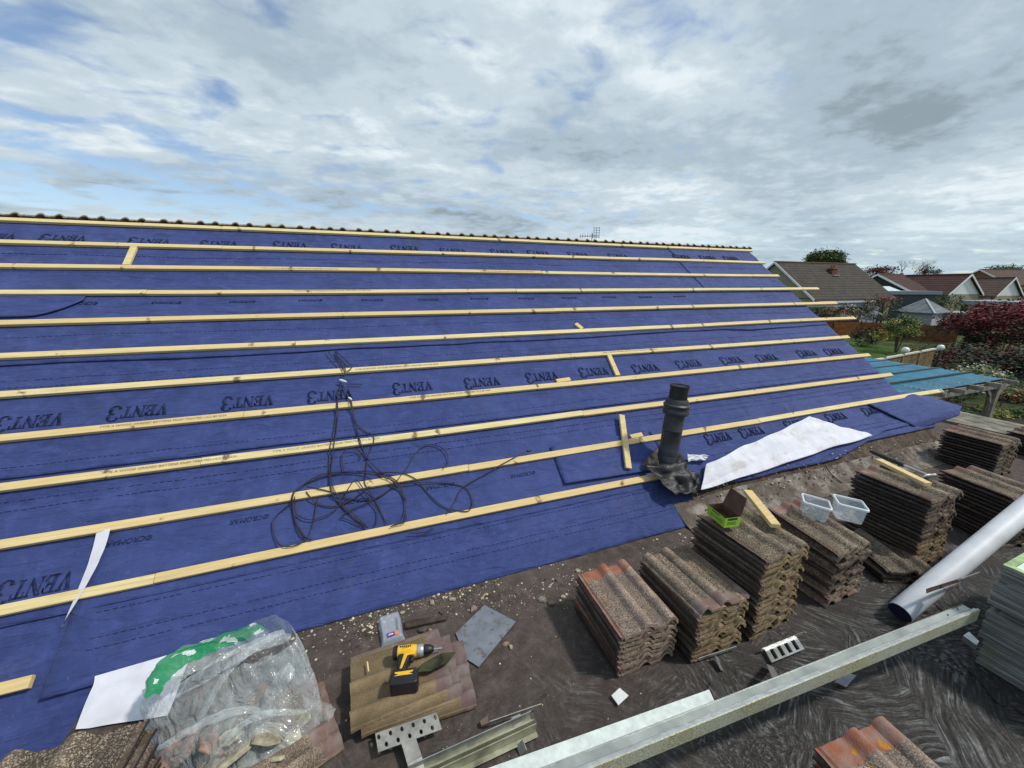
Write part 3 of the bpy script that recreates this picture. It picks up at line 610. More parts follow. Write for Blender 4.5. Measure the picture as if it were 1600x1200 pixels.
# ------------------------------------------------------------------ things on the stacks
PINE = BAT
def loose(name, a, b, w, t, label, up=Vector((0, 0, 1)), group=None):
    mb = MB(); mb.bar(a, b, w, t, up); o = mb.build(name, PINE, bevel=.002, seg=1); return tag(o, label, 'batten', group)
zC = hC+.045
a = Z(1168, 768, zC+.02); b = Z(1212, 822, zC+.012)
loose('cut_batten', a, b, .05, .025, 'short pine offcut lying beside the green box on the tile stack', group='loose batten offcuts')
zE = hE+.047
loose('cut_batten', Z(1372, 719, zE), Z(1450, 757, zE), .05, .025, 'short pine offcut on the tall dark stack beside the hammer', group='loose batten offcuts')
def on_roof(px, py, qx, qy, h, label, w=.05):
    x0, s0 = S(px, py, h); x1, s1 = S(qx, qy, h); o = batten(RP(x0, s0, h), RP(x1, s1, h), 'cut_batten', False, w=w); return tag(o, label, 'batten', 'loose batten offcuts')
on_roof(209, 384, 196, 413, -.003, 'short pine offcut lying up the slope between the second and third battens')
on_roof(952, 554, 966, 586, -.004, 'short pine offcut up the slope, between the battens above the soil pipe')
on_roof(972, 648, 983, 731, .024, 'longer pine offcut lying over a batten just left of the soil pipe')
on_roof(900, 505, 910, 513, -.004, 'stub of pine by the sixth batten in the middle of the roof')
for (p, q, r_, s_), lb in (((870, 595.5, 891, 592.5), 'thin pine wedge tucked on the upper edge of a batten above the cable'), ((986, 683, 1004, 679), 'small pine block on a batten just left of the soil pipe')):
    x0, s0 = S(p, q, 0); x1, s1 = S(r_, s_, 0); o = batten(RP(x0, s0+.004, .003), RP(x1, s1+.004, .003), 'pine_block', False, w=.04); tag(o, lb, 'batten', 'loose batten offcuts')
# hammer (wrecking tool) with black grip
t = empty('claw_hammer', Z(1400, 718, zE), 'hammer with a black grip and bright steel shaft on the tall dark stack', 'hammer')
def lc(o, t): o.parent = t; o.matrix_parent_inverse = Matrix.Translation(-t.location); return o
A_ = Z(1360, 705, zE+.02); B_ = Z(1412, 727, zE+.015); C_ = Z(1452, 743, zE+.015)
mb = MB(); mb.tube([A_, A_.lerp(B_, .1), A_.lerp(B_, .5), B_], [.011, .015, .014, .015], 10); lc(shade(mb.build('grip', BLK)), t)
mb = MB(); mb.tube([B_, C_], [.009, .009], 10); lc(shade(mb.build('shaft', STEEL)), t)
d = (C_-A_).normalized(); sd_ = d.cross(Vector((0, 0, 1)))
mb = MB(); mb.tube([C_-sd_*.045, C_-sd_*.02, C_, C_+sd_*.03, C_+sd_*.06+Vector((0, 0, -.012))], [.013, .011, .014, .010, .003], 8); lc(shade(mb.build('head', simple('dull steel', (.25, .25, .25), .4, .5, .9))), t)
# green cardboard box with its flap up
t = empty('cardboard_box', Z(1135, 800, zC), 'open lime green cardboard screw box with its brown lid flap standing up', 'box')
lime = simple('lime green card', (.30, .52, .035), .6, .3, var=.08); kraft = simple('brown card inside', (.11, .065, .045), .85, .2, var=.15)
q = [Z(1106, 789, zC+.055), Z(1131, 773, zC+.055), Z(1166, 800, zC+.055), Z(1137, 814, zC+.055)]
c0 = (q[0]+q[2])/2; ex = ((q[1]-q[0])+(q[2]-q[3])).normalized(); ey = Vector((-ex.y, ex.x, 0)); w_, l_ = .085, .14
ex, ey = ey*-1, ex
Lx = (q[3]-q[0]).length; Ly = (q[1]-q[0]).length
ax = (q[3]-q[0]).normalized(); ay = Vector((-ax.y, ax.x, 0)); Lx, Ly = .14, .095; c0 = q[0]+ax*Lx/2+ay*Ly/2
def bxp(u, v, z): return c0+ax*u+ay*v+Vector((0, 0, z))
for (u0, v0, u1, v1) in ((-1, -1, 1, -1), (1, -1, 1, 1), (1, 1, -1, 1), (-1, 1, -1, -1)):
    a = bxp(u0*Lx/2, v0*Ly/2, -.055); b = bxp(u1*Lx/2, v1*Ly/2, -.055); up = Vector((0, 0, .058)); mid = bxp(0, 0, 0)
    inn = (mid-(a+b)/2); inn.z = 0; inn = inn.normalized()*.0015
    mb = MB(); mb.add([a, b, b+up, a+up], [(0, 1, 2, 3)], 0); mb.add([a+inn, b+inn, b+inn+up, a+inn+up], [(3, 2, 1, 0)], 1)
    mb.add([a, b, b+inn, a+inn, a+up, b+up, b+inn+up, a+inn+up], [(4, 5, 6, 7)], 1); lc(mb.build('side_panel', [lime, kraft]), t)
mb = MB(); mb.box(bxp(0, 0, -.052), (Lx-.004, Ly-.004, .002), Matrix.Rotation(math.atan2(ax.y, ax.x), 4, 'Z')); lc(mb.build('base_panel', kraft), t)
e0 = bxp(-Lx/2, Ly/2, .003); e1 = bxp(Lx/2, Ly/2, .003)
upf = Vector((0, 0, .10))+ay*.03
mb = MB(); mb.prism([e0, e1, e1+upf-ax*.01, e0+upf+ax*.01], ay*.002); f_ = lc(mb.build('lid_flap', kraft), t)
dk = simple('dark green print', (.02, .07, .03), .7, .3); wp = simple('white print', (.75, .8, .7), .7, .3)
def side_print(u0, z0, u1, z1):
    p = [bxp(u0*Lx/2, -Ly/2-.0006, z0), bxp(u1*Lx/2, -Ly/2-.0006, z0), bxp(u1*Lx/2, -Ly/2-.0006, z1), bxp(u0*Lx/2, -Ly/2-.0006, z1)]
    return p
mb = MB()
for k in range(7): mb.add(side_print(-.45+k*.12, -.012, -.37+k*.12, .0), [(0, 1, 2, 3)], 0)
for r_ in range(3):
    x = -.6
    while x < .7: w = random.uniform(.04, .16); mb.add(side_print(x, -.026-r_*.007, x+w, -.023-r_*.007), [(0, 1, 2, 3)], 0); x += w+.05
pR = [bxp(Lx/2+.0006, v*Ly/2, z) for v, z in ((-.6, -.014), (.6, -.014), (.6, .0), (-.6, .0))]; mb.add(pR, [(0, 1, 2, 3)], 0)
for r_ in range(3): mb.add([bxp(Lx/2+.0006, v*Ly/2, z-.007*r_) for v, z in ((-.7, -.026), (.5, -.026), (.5, -.023), (-.7, -.023))], [(0, 1, 2, 3)], 0)
lc(mb.build('printed_panel', dk), t)
# two clear tubs
def f_clear(t_, b): 
    b.inputs['Base Color'].default_value = (.78, .86, .92, 1); b.inputs['Roughness'].default_value = .18; b.inputs['Specular IOR Level'].default_value = .5; b.inputs['Alpha'].default_value = .24
CLEAR = mat('clear plastic', f_clear, .2, .5)
def f_clear2(t_, b): b.inputs['Base Color'].default_value = (.80, .87, .92, 1); b.inputs['Alpha'].default_value = .75; b.inputs['Roughness'].default_value = .25
CRIM = mat('clear plastic rim', f_clear2, .2, .5)
def rrect(w, d, r, n=4):
    out = []
    for cx, cy, a0 in ((w/2-r, d/2-r, 0), (-w/2+r, d/2-r, 90), (-w/2+r, -d/2+r, 180), (w/2-r, -d/2+r, 270)):
        for i in range(n+1): a = R(a0+90*i/n); out.append((cx+r*math.cos(a), cy+r*math.sin(a)))
    return out
def tub(c, rz, w, d, h, label, fill, tilt=(0, 0)):
    t = empty('clear_tub', c, label, 'tub', 'clear tubs of fixings', rz); t.rotation_euler = (tilt[0], tilt[1], rz)
    k = len(rrect(1, 1, .1)); vs = []; fs = []
    for z, f in ((0, .90), (.004, .92), (h*.9, 1.0), (h, 1.0)): vs += [(x, y, z) for x, y in rrect(w*f, d*f, .014)]
    for j in range(3): fs += [(j*k+i, j*k+(i+1) % k, (j+1)*k+(i+1) % k, (j+1)*k+i) for i in range(k)]
    fs.append(list(range(k))[::-1]); o = link('tub_body', mesh('tub', vs, fs, CLEAR, True), t); md = o.modifiers.new('t', 'SOLIDIFY'); md.thickness = .0016
    vs = []; fs = []
    for z, e in ((h-.016, .004), (h-.012, .014), (h+.001, .012), (h+.002, -.004), (h-.012, .001)): vs += [(x, y, z) for x, y in rrect(w+e, d+e, .016)]
    for j in range(5): fs += [(j*k+i, j*k+(i+1) % k, ((j+1) % 5)*k+(i+1) % k, ((j+1) % 5)*k+i) for i in range(k)]
    link('rim', mesh('rim', vs, fs, CRIM, True), t)
    fill(t, w*.84, d*.84, h); return t
zD = hD+.045
def fill_nails(t, w, d, h):
    mb = MB(); g = simple('galvanised nail', (.33, .32, .29), .45, .5, .6)
    for i in range(150):
        p = Vector((random.uniform(-.42, .42)*w, random.uniform(-.42, .42)*d, .006+random.random()*h*.62)); a = random.random()*6.3; q = Vector((math.cos(a), math.sin(a), random.uniform(-.3, .3)))*.015
        mb.tube([p-q, p+q], .0014, 5)
    o = mb.build('nails', g, t); o['kind'] = 'stuff'
def fill_cards(t, w, d, h):
    c = simple('torn card', (.62, .52, .42), .8, .2, var=.3, scale=60); rd = simple('red card', (.40, .05, .05), .7, .3, var=.2)
    mb = MB(); mb.box((-.012, .0, h*.36), (w*.5, .003, h*.62), Matrix.Rotation(.5, 4, 'Z') @ Matrix.Rotation(.35, 4, 'X')); mb.build('card_leaflet', c, t)
    mb = MB(); mb.box((.022, -.018, h*.3), (.014, .004, h*.52), Matrix.Rotation(.15, 4, 'Y')); mb.box((.012, -.02, h*.12), (.04, .004, .014)); mb.build('red_clip', rd, t)
Tm = lambda px, py, z: Z(px, py, z)
tub(Z(1269, 805, zD), R(38), .135, .135, .100, 'clear square tub holding loose nails, left of the two on the tilted tile', fill_nails, (R(4), R(3)))
tub(Z(1322, 808, zD+.004), R(42), .140, .140, .105, 'clear square tub holding a leaflet and a red clip, right of the two', fill_cards, (R(3), R(3)))
# plastic packet beside the drill tiles
t = empty('blister_pack', Z(611, 985), 'clear plastic blister pack with an orange and purple label, empty', 'packet', rz=R(4))
w, d = .115, .185; vs = []; fs = []; nx, ny = 18, 26
for j in range(ny+1):
    for i in range(nx+1):
        u, v = i/nx*2-1, j/ny*2-1; e = min(1, (1-abs(u))*6)*min(1, (1-abs(v))*7); inner = min(1, max(0, (.62-abs(u))*8))*min(1, max(0, (.55-abs(v+.0))*7))
        vs.append((u*w/2*(1+.03*math.sin(v*4)), v*d/2, .006+.028*e-.012*inner+.002*noise.noise(Vector((u*4, v*5, 1)))))
for j in range(ny):
    for i in range(nx): a = j*(nx+1)+i; fs.append((a, a+1, a+nx+2, a+nx+1))
def f_bl(t_, b): b.inputs['Base Color'].default_value = (.42, .47, .55, 1); b.inputs['Alpha'].default_value = .62; b.inputs['Roughness'].default_value = .22; bump(t_, b, noi(t_, coord(t_), 30, 5), .5, .004)
o = link('moulded_tray', mesh('tray', vs, fs, mat('cloudy plastic', f_bl, .2, .6), True), t)
mb = MB(); mb.box((-.006, -.062, .037), (.038, .026, .0012)); mb.build('purple_label', simple('purple paper', (.16, .035, .30), .5, .3), t)
mb = MB(); mb.box((.0225, -.062, .037), (.017, .026, .0012)); mb.build('orange_label', simple('orange paper', (.75, .22, .03), .5, .3), t)
mb = MB(); mb.box((-.006, -.0625, .038), (.026, .004, .0008)); mb.box((-.006, -.0565, .038), (.018, .002, .0008)); mb.build('label_print', wp, t)
# ---- cordless drill lying on its side
zt = .018+.026*2+.038
dc = Z(640, 1018, zt+.03); t = empty('cordless_drill', (dc.x, dc.y, zt), 'yellow and black cordless drill lying on its side on a sandy brown tile', 'drill')
dx = (Z(690, 1013, zt+.03)-Z(620, 1021, zt+.03)).normalized(); dyv = (Z(650, 1070, zt+.03)-dc); dyv.z = 0; dyv = dyv.normalized()
t.rotation_euler = (0, 0, math.atan2(dx.y, dx.x)); 
def DPp(u, v, z): return Vector((u, -v, z))
yl = MB(); K = 12
def cyl(mb, u0, u1, r0, r1, v=0, z=.03, n=18, m=0): return mb.tube([DPp(u0, v, z), DPp((u0+u1)/2, v, z), DPp(u1, v, z)], [r0, (r0+r1)/2, r1], n, m)
mb = MB(); mb.tube([DPp(a, 0, .03) for a in (-.062, -.058, -.05, .0, .02, .034)], [.018, .026, .029, .029, .028, .026], 20)
o = mb.build('motor_housing', YEL, t); shade(o)
mb = MB(); mb.tube([DPp(a, 0, .03) for a in (-.075, -.070, -.052)], [.020, .0285, .0295], 20); shade(mb.build('rear_cap', BLK, t))
mb = MB(); mb.tube([DPp(a, 0, .03) for a in (.034, .038, .060, .066)], [.024, .0265, .0265, .022], 24); shade(mb.build('clutch_collar', simple('silver grey', (.45, .45, .46), .35, .5, .5), t))
mb = MB(); mb.tube([DPp(a, 0, .03) for a in (.066, .070, .095, .108, .112)], [.021, .022, .020, .013, .008], 20); shade(mb.build('chuck', BLK, t))
mb = MB(); mb.tube([DPp(a, 0, .03) for a in (.112, .150)], [.0055, .0055], 6); mb.build('driver_bit', STEEL, t)
def outline(pts, z0, z1, name, m, bev=.006):
    mb = MB(); mb.prism([DPp(u, v, z0) for u, v in pts], (0, 0, z1-z0)); return shade(mb.build(name, m, t, bevel=bev, seg=3), 50)
outline([(-.048, .018), (.012, .020), (.006, .050), (-.002, .078), (.004, .105), (-.040, .108), (-.046, .080), (-.050, .050)], .010, .050, 'handle', BLK, .010)
outline([(-.020, .022), (.030, .020), (.028, .034), (-.004, .036), (-.020, .098), (-.030, .098)], .049, .0535, 'yellow_trim', YEL, .002)
outline([(.012, .030), (.026, .028), (.022, .052), (.010, .056)], .02, .040, 'trigger', simple('trigger black', (.03, .03, .03), .4), .004)
outline([(-.052, .106), (.046, .104), (.052, .118), (-.056, .120)], .002, .060, 'foot_plate', BLK, .005)
outline([(-.058, .121), (.050, .119), (.056, .134), (.056, .168), (.048, .176), (-.056, .178), (-.060, .170)], -.002, .064, 'battery', BLK, .008)
outline([(-.046, .1235), (.034, .1215), (.030, .128), (.016, .131), (.034, .139), (-.046, .141), (-.030, .134), (-.044, .130)], .0635, .0655, 'battery_badge', YEL, .0008)
mb = MB()
for r_ in range(3):
    for c_ in range(5): mb.box(DPp(.030+c_*.0045, .145+r_*.0085, .0645), (.0022, .005, .002))
mb.build('vent_slots', simple('slot grey', (.045, .045, .047), .7), t)
mb = MB(); mb.tube([DPp(.0, .002, .0585), DPp(-.03, .004, .0585)], .0012, 4)
for k in range(6): mb.box(DPp(-.040+k*.009, -.004, .0592), (.006, .008, .001))
mb.build('badge_lettering', simple('badge black', (.02, .02, .02)), t)
# leaf shaped shard near chuck
mb = MB(); pp = [(658, 1040), (690, 1022), (712, 1020), (700, 1036), (672, 1050), (652, 1052)]; mb.prism([Z(a, b, zt+.0) for a, b in pp], (0, 0, .008)); o = mb.build('slate_shard', simple('mossy slate', (.055, .055, .03), .9, .2, var=.4), bevel=.002); tag(o, 'dark mossy shard lying beside the drill chuck', 'shard')
mb = MB(); mb.bar(Z(574, 1034, zt-.004), Z(576, 1049, zt-.004), .006, .004); o = mb.build('wood_splinter', BAT); tag(o, 'thin pine splinter lying on the sandy tile left of the drill', 'splinter')
# grey slate sheet and chip
mb = MB(); mb.prism([Z(a, b, .006) for a, b in ((757, 946), (806, 972), (748, 1043), (728, 1030), (712, 990))], (0, 0, .004))
def f_sl(t_, b):
    v = coord(t_, 'World'); c = ramp(t_, noi(t_, v, 12, 6), (.3, (.13, .15, .18)), (.7, (.19, .21, .245))); c = mixc(t_, ramp(t_, noi(t_, v, 22, 8, .75), (.54, 0.), (.64, .85)), c, (.09, .055, .04)); L(t_, c, b.inputs['Base Color'])
o = mb.build('grey_sheet', mat('blue grey sheet', f_sl, .55, .4)); tag(o, 'flat blue grey offcut of sheet spattered with brown dirt', 'sheet')
mb = MB(); mb.prism([Z(a, b, .012) for a, b in ((955, 1088), (968, 1076), (982, 1088), (966, 1103))], (0, 0, .006)); o = mb.build('white_offcut', PLASW, bevel=.001); tag(o, 'small square white plastic offcut on the black felt', 'offcut')
# timber slip
mb = MB(); mb.prism([Z(a, b, .006) for a, b in ((633, 973), (700, 962), (697, 970), (634, 984))], (0, 0, .012)); o = mb.build('timber_slip', simple('old timber', (.07, .05, .04), .9, .2, var=.4, scale=30, bmp=.4)); tag(o, 'dark old strip of timber right of the blister pack', 'timber')
# ------------------------------------------------------------------ soil pipe with its torn collar
bs_ = RP(*S(1043, 728), -.03); d_ = ray(1063, 600); tp = EYE + d_*(bs_.y/d_.y)
t = empty('soil_vent_pipe', bs_, 'dark grey soil vent pipe with a black cap in a torn felt collar', 'pipe')
ax_ = (tp-bs_); H_ = ax_.length; ax_.normalize(); Q_ = Vector((0, 0, 1)).rotation_difference(ax_).to_matrix().to_4x4()
def lathe(pr, n=32, cap=True):
    mb = MB(); vs = [Vector((r*math.cos(2*math.pi*i/n), r*math.sin(2*math.pi*i/n), z)) for z, r in pr for i in range(n)]
    fs = [(j*n+i, j*n+(i+1) % n, (j+1)*n+(i+1) % n, (j+1)*n+i) for j in range(len(pr)-1) for i in range(n)]
    if cap: fs += [list(range(n))[::-1], list(range((len(pr)-1)*n, len(pr)*n))]
    return mb.add(vs, fs)
def pp_(nm, pr, m, cap=True): o = lathe([(z*H_, r) for z, r in pr], cap=cap).xf(Matrix.Translation(bs_) @ Q_).build(nm, m); shade(o, 35); return lc(o, t)
pp_('pipe_body', [(-.1, .084), (.0, .084), (.02, .088), (.10, .088), (.11, .084), (.16, .084), (.165, .082), (.18, .0805), (.24, .0805), (.245, .0785), (.47, .0785), (.476, .081), (.482, .0785), (.69, .0785)], DGREY)
pp_('collar_socket', [(.655, .079), (.66, .100), (.675, .103), (.70, .103), (.71, .099), (.74, .099), (.75, .104), (.765, .104), (.78, .092), (.81, .088), (.83, .080), (.835, .07)], DGREY)
pp_('cap', [(.82, .072), (.965, .072), (.968, .077), (.985, .077), (.985, .071), (.975, .069), (.974, .02), (.974, .001)], BLK)
def f_lead(t_, b):
    v = coord(t_, 'World'); c = ramp(t_, noi(t_, v, 11, 7, .65), (.45, (.006, .006, .007)), (.64, (.014, .015, .018)), (.80, (.12, .13, .16))); L(t_, c, b.inputs['Base Color']); bump(t_, b, noi(t_, v, 22, 6), .6, .012)
LEAD = mat('torn black felt', f_lead, .5, .5)
def rag(name, pix, hs, m, n=16, amp=.02, sd=1):
    """four photo corners on the slope, each with its height off it; crumpled sheet between"""
    P = [RP(*S(x, y, h), h) for (x, y), h in zip(pix, hs)]; vs = []; fs = []
    for j in range(n+1):
        for i in range(n+1):
            u, v = i/n, j/n; p = P[0].lerp(P[1], u).lerp(P[3].lerp(P[2], u), v); e = .35+.65*math.sin(math.pi*u)*math.sin(math.pi*v)**.5
            q = Vector((u*2.3+sd*7, v*2.9, sd)); p = p+NR*(amp*2.2*noise.noise(q)*e)+Vector((1, 0, 0))*(amp*noise.noise(q*1.9+Vector((5, 5, 5)))*.7)+Vector((0, .6, .5))*(amp*.6*noise.noise(q*2.6+Vector((9, 1, 5)))); vs.append(p)
    for j in range(n):
        for i in range(n): a = j*(n+1)+i; fs.append((a, a+1, a+n+2, a+n+1))
    o = link(name, mesh(name, vs, fs, m, True)); md = o.modifiers.new('t', 'SOLIDIFY'); md.thickness = .004; return o
lc(rag('felt_collar', [(1008, 728), (1070, 722), (1088, 772), (1052, 772)], (.09, .10, .06, .10), LEAD, amp=.04, sd=2), t)
lc(rag('felt_collar', [(1003, 727), (1026, 700), (1030, 728), (1012, 733)], (.02, .13, .09, .05), simple('brown grey felt', (.085, .07, .058), .8, .3, var=.4, scale=25), amp=.018, sd=4), t)
lc(rag('felt_collar', [(1060, 700), (1078, 742), (1072, 752), (1058, 738)], (.13, .03, .05, .08), LEAD, amp=.02, sd=6), t)
lc(rag('felt_collar', [(1066, 730), (1096, 742), (1090, 776), (1074, 768)], (.05, .03, .02, .06), LEAD, amp=.035, sd=8), t)
mb = MB(); pr = [RP(*S(1012, 735, .02), .02), RP(*S(960, 746, .02), .012), RP(*S(900, 757, .01), .01)]
# white membrane off-cuts
def flat_piece(name, outline, h, m, label, cat, under_house=True, bulge=.03, n=34, sd=3, onslope=True):
    """outline: 4 photo corners (near-left, far-left, far-right, near-right)"""
    P = [Vector((*S(x, y), 0)) for x, y in outline]; vs = []; fs = []
    for j in range(n+1):
        for i in range(2*n+1):
            u, v = i/(2*n), j/n; p = P[0].lerp(P[3], u).lerp(P[1].lerp(P[2], u), v)
            hh = h+.02*max(0, .06-u)/.06+bulge*abs(noise.noise(Vector((u*3+sd, v*1.6, sd))))+.012*noise.noise(Vector((p.x*7, p.y*7, sd)))*.6; ww = .022*noise.noise(Vector((u*5, v*5+sd, 2)))
            q = RP(p.x+ww, p.y+ww, hh); q.z = max(q.z, .02); vs.append(q)
    k = 2*n+1
    for j in range(n):
        for i in range(2*n): a = j*k+i; fs.append((a, a+1, a+k+1, a+k))
    o = link(name, mesh(name, vs, fs, m, True)); md = o.modifiers.new('t', 'SOLIDIFY'); md.thickness = .002
    return tag(o, label, cat)
flat_piece('underlay_offcut', [(1092, 768), (1100, 728), (1262, 652), (1362, 681)], .012, WHTD, 'long soiled piece of membrane lying white side up below the last batten', 'membrane')
flat_piece('underlay_offcut', [(1072, 722), (1070, 712), (1106, 714), (1100, 719)], .02, WHT, 'small white tongue of membrane sticking out right of the soil pipe', 'membrane', bulge=.02, n=10, sd=9)
# white sheet on the flat roof by the bag
mb = MB(); pts = [Z(128, 1135, .012), Z(150, 1090, .012), Z(205, 1042, .012), Z(330, 1010, .012), Z(330, 1075, .012), Z(232, 1116, .012)]
n = 14; vs = []; fs = []
A0, A1, A2, A3 = Z(118, 1140, .012), Z(150, 1062, .012), Z(300, 1020, .012), Z(262, 1118, .012)
for j in range(n+1):
    for i in range(n+1): u, v = i/n, j/n; p = A0.lerp(A3, u).lerp(A1.lerp(A2, u), v); p.z = .008+.02*abs(fnoise(p.x*4, p.y*4, 1, 4)); s_ = (1.8-p.z); p.z = max(p.z, RP(0, (p.y-DY)/CA, -.012).z); vs.append(p)
for j in range(n):
    for i in range(n): a = j*(n+1)+i; fs.append((a, a+1, a+n+2, a+n+1))
o = link('underlay_offcut', mesh('uo', vs, fs, WHT, True)); tag(o, 'white sheet of membrane lying beside the green edged rubble bag', 'membrane')
# ------------------------------------------------------------------ cable tangle
def cr(pts, k=8):
    out = []; n = len(pts); P = [Vector(p) for p in pts]
    for i in range(n-1):
        a, b, c, d = P[max(i-1, 0)], P[i], P[i+1], P[min(i+2, n-1)]
        for j in range(k):
            t_ = j/k; out.append(.5*((2*b)+(c-a)*t_+(2*a-5*b+4*c-d)*t_*t_+(3*b-a-3*c+d)*t_**3))
    out.append(P[-1]); return out
def hroof(s):
    d = min(abs(s-b) for b in BS); return .006 if d < .03 else (-.017 if d > .075 else .006-.023*((d-.03)/.045))
t = empty('extension_cable', RP(*S(560, 780), 0), 'tangled dark brown electric cable draped over the battens, joined with white tape', 'cable')
PATHS = [[(440, 275), (425, 420), (395, 600), (390, 700), (405, 820), (440, 870), (520, 950), (600, 1010)], [(432, 280), (438, 400), (415, 600), (400, 720), (415, 800), (470, 890), (530, 940), (590, 1000)],
 [(490, 300), (520, 400), (555, 540), (600, 640), (700, 740), (780, 820), (800, 900), (770, 980), (720, 1010)], [(510, 330), (540, 450), (630, 530), (600, 620), (588, 720), (585, 780), (640, 860), (700, 990)],
 [(600, 1010), (480, 960), (455, 950), (500, 915), (600, 870), (720, 800), (800, 700), (870, 590), (940, 560), (1010, 590), (1030, 650), (1000, 700)],
 [(800, 850), (740, 770), (600, 720), (480, 708), (350, 725), (250, 780), (200, 850), (205, 950), (240, 1040), (300, 1080)], [(805, 860), (750, 760), (610, 705), (460, 712), (330, 740), (220, 800), (190, 880), (215, 980), (270, 1070)],
 [(200, 870), (120, 930), (85, 990), (110, 1080), (160, 1115), (250, 1090), (300, 1000), (320, 900), (330, 850)], [(210, 850), (215, 930), (290, 965), (400, 930), (450, 880), (500, 800), (540, 760), (600, 850), (650, 920), (640, 1000)],
 [(640, 710), (760, 715), (860, 755), (930, 830), (1000, 890), (1080, 920), (1140, 920), (1160, 860), (1120, 790), (1000, 765), (850, 770), (740, 790), (640, 850), (500, 850), (400, 820), (270, 790)],
 [(1020, 940), (1070, 860), (1110, 790), (1250, 710), (1360, 650), (1440, 605)], [(380, 60), (440, 130), (475, 190), (450, 215)], [(420, 60), (470, 130), (480, 180)], [(430, 62), (500, 130), (512, 160), (485, 180)], [(425, 62), (455, 120), (470, 170)],
 [(455, 220), (445, 275)], [(465, 240), (490, 300), (510, 340)], [(560, 640), (555, 600), (500, 585), (460, 620), (470, 700)], [(540, 450), (555, 560), (600, 640)], [(490, 236), (568, 238)], [(800, 900), (800, 980), (740, 1000)], [(270, 820), (330, 880), (450, 885), (600, 800)], [(820, 1040), (900, 1035), (950, 1015)]]
cab = simple('dark brown cable', (.030, .021, .022), .55, .4, var=.2); K_ = 460/1577
for idx, pth in enumerate(PATHS):
    pts = []
    for p in cr([(x, y, 0) for x, y in pth]):
        x, s = S(400+p.x*K_, 530+p.y*K_); h = hroof(s)+.0035+.0045*(idx % 3); pts.append(RP(x, s, h))
    mb = MB(); mb.tube(pts, .0036, 6); lc(shade(mb.build('cable_loop', cab), 80), t)
for a, b, m, nm, w in (((448, 222), (486, 234), WHT, 'white_tape', .011), ((496, 316), (514, 330), WHT, 'white_tape', .009), ((1446, 604), (1474, 600), BLK, 'plug', .010)):
    mb = MB(); p = RP(*S(400+a[0]*K_, 530+a[1]*K_), .012); q = RP(*S(400+b[0]*K_, 530+b[1]*K_), .012); mb.tube([p, p.lerp(q, .3), p.lerp(q, .7), q], [w*.5, w, w*.9, w*.5], 7); lc(mb.build(nm, m), t)
# ------------------------------------------------------------------ rubble bag
def f_bag(t_, b):
    v = coord(t_, 'World'); n = noi(t_, v, 7, 5, .6, 1.2); fr_ = N(t_, 'LayerWeight', i_Blend=.42)
    b.inputs['Base Color'].default_value = (.70, .77, .79, 1); a = mth(t_, 'ADD', ramp(t_, n, (.36, .17), (.70, .36)), mth(t_, 'MULTIPLY', mth(t_, 'POWER', fr_.outputs['Facing'], 2.0), .6), cl=True); L(t_, a, b.inputs['Alpha'])
    b.inputs['Roughness'].default_value = .13; b.inputs['Specular IOR Level'].default_value = .9; bump(t_, b, noi(t_, v, 8, 3, .5, 2.5), .9, .03)
BAG = mat('cloudy thin plastic', f_bag, .28, .5)
def f_bagg(t_, b):
    v = coord(t_, 'World'); n = noi(t_, v, 11, 4, .5, .8); c = ramp(t_, n, (.0, (.010, .24, .09)), (.58, (.62, .68, .66)), interp='CONSTANT'); L(t_, c, b.inputs['Base Color']); b.inputs['Alpha'].default_value = .93; bump(t_, b, noi(t_, v, 22, 4, .6, 2), .6, .012)
BAGG = mat('green printed plastic', f_bagg, .3, .5)
bc = Z(370, 1120); t = empty('rubble_bag', (bc.x, bc.y, 0), 'clear plastic sack with a green printed rim, full of broken tile, mouth open', 'bag')
rim = [(227, 1092, .17), (236, 1058, .22), (268, 1022, .25), (322, 1000, .27), (378, 986, .29), (404, 970, .34), (426, 963, .37), (450, 974, .36), (462, 1000, .32), (440, 1018, .31), (392, 1036, .29), (345, 1054, .27), (304, 1072, .25), (262, 1092, .21), (240, 1100, .18)]
base = [(232, 1118), (238, 1098), (262, 1078), (312, 1062), (372, 1052), (420, 1070), (462, 1082), (482, 1102), (504, 1125), (500, 1155), (470, 1195), (405, 1232), (330, 1238), (262, 1205), (236, 1160)]
nr = len(rim); K2 = 12
def loop(P): 
    Q = [P[i % nr] for i in range(-1, nr+2)]; out = []
    for i in range(nr):
        a, b, c, d = [Vector(Q[i+j]) for j in range(4)]
        for j in range(K2): u = j/K2; out.append(.5*((2*b)+(c-a)*u+(2*a-5*b+4*c-d)*u*u+(3*b-a-3*c+d)*u**3))
    return out
RL = loop([Z(*p) for p in rim]); BL = loop([Z(x, y, .004) for x, y in base]); cB = sum(BL, Vector())/len(BL); nL = len(RL); vs = []; fs = []; nv = 40; mi = []
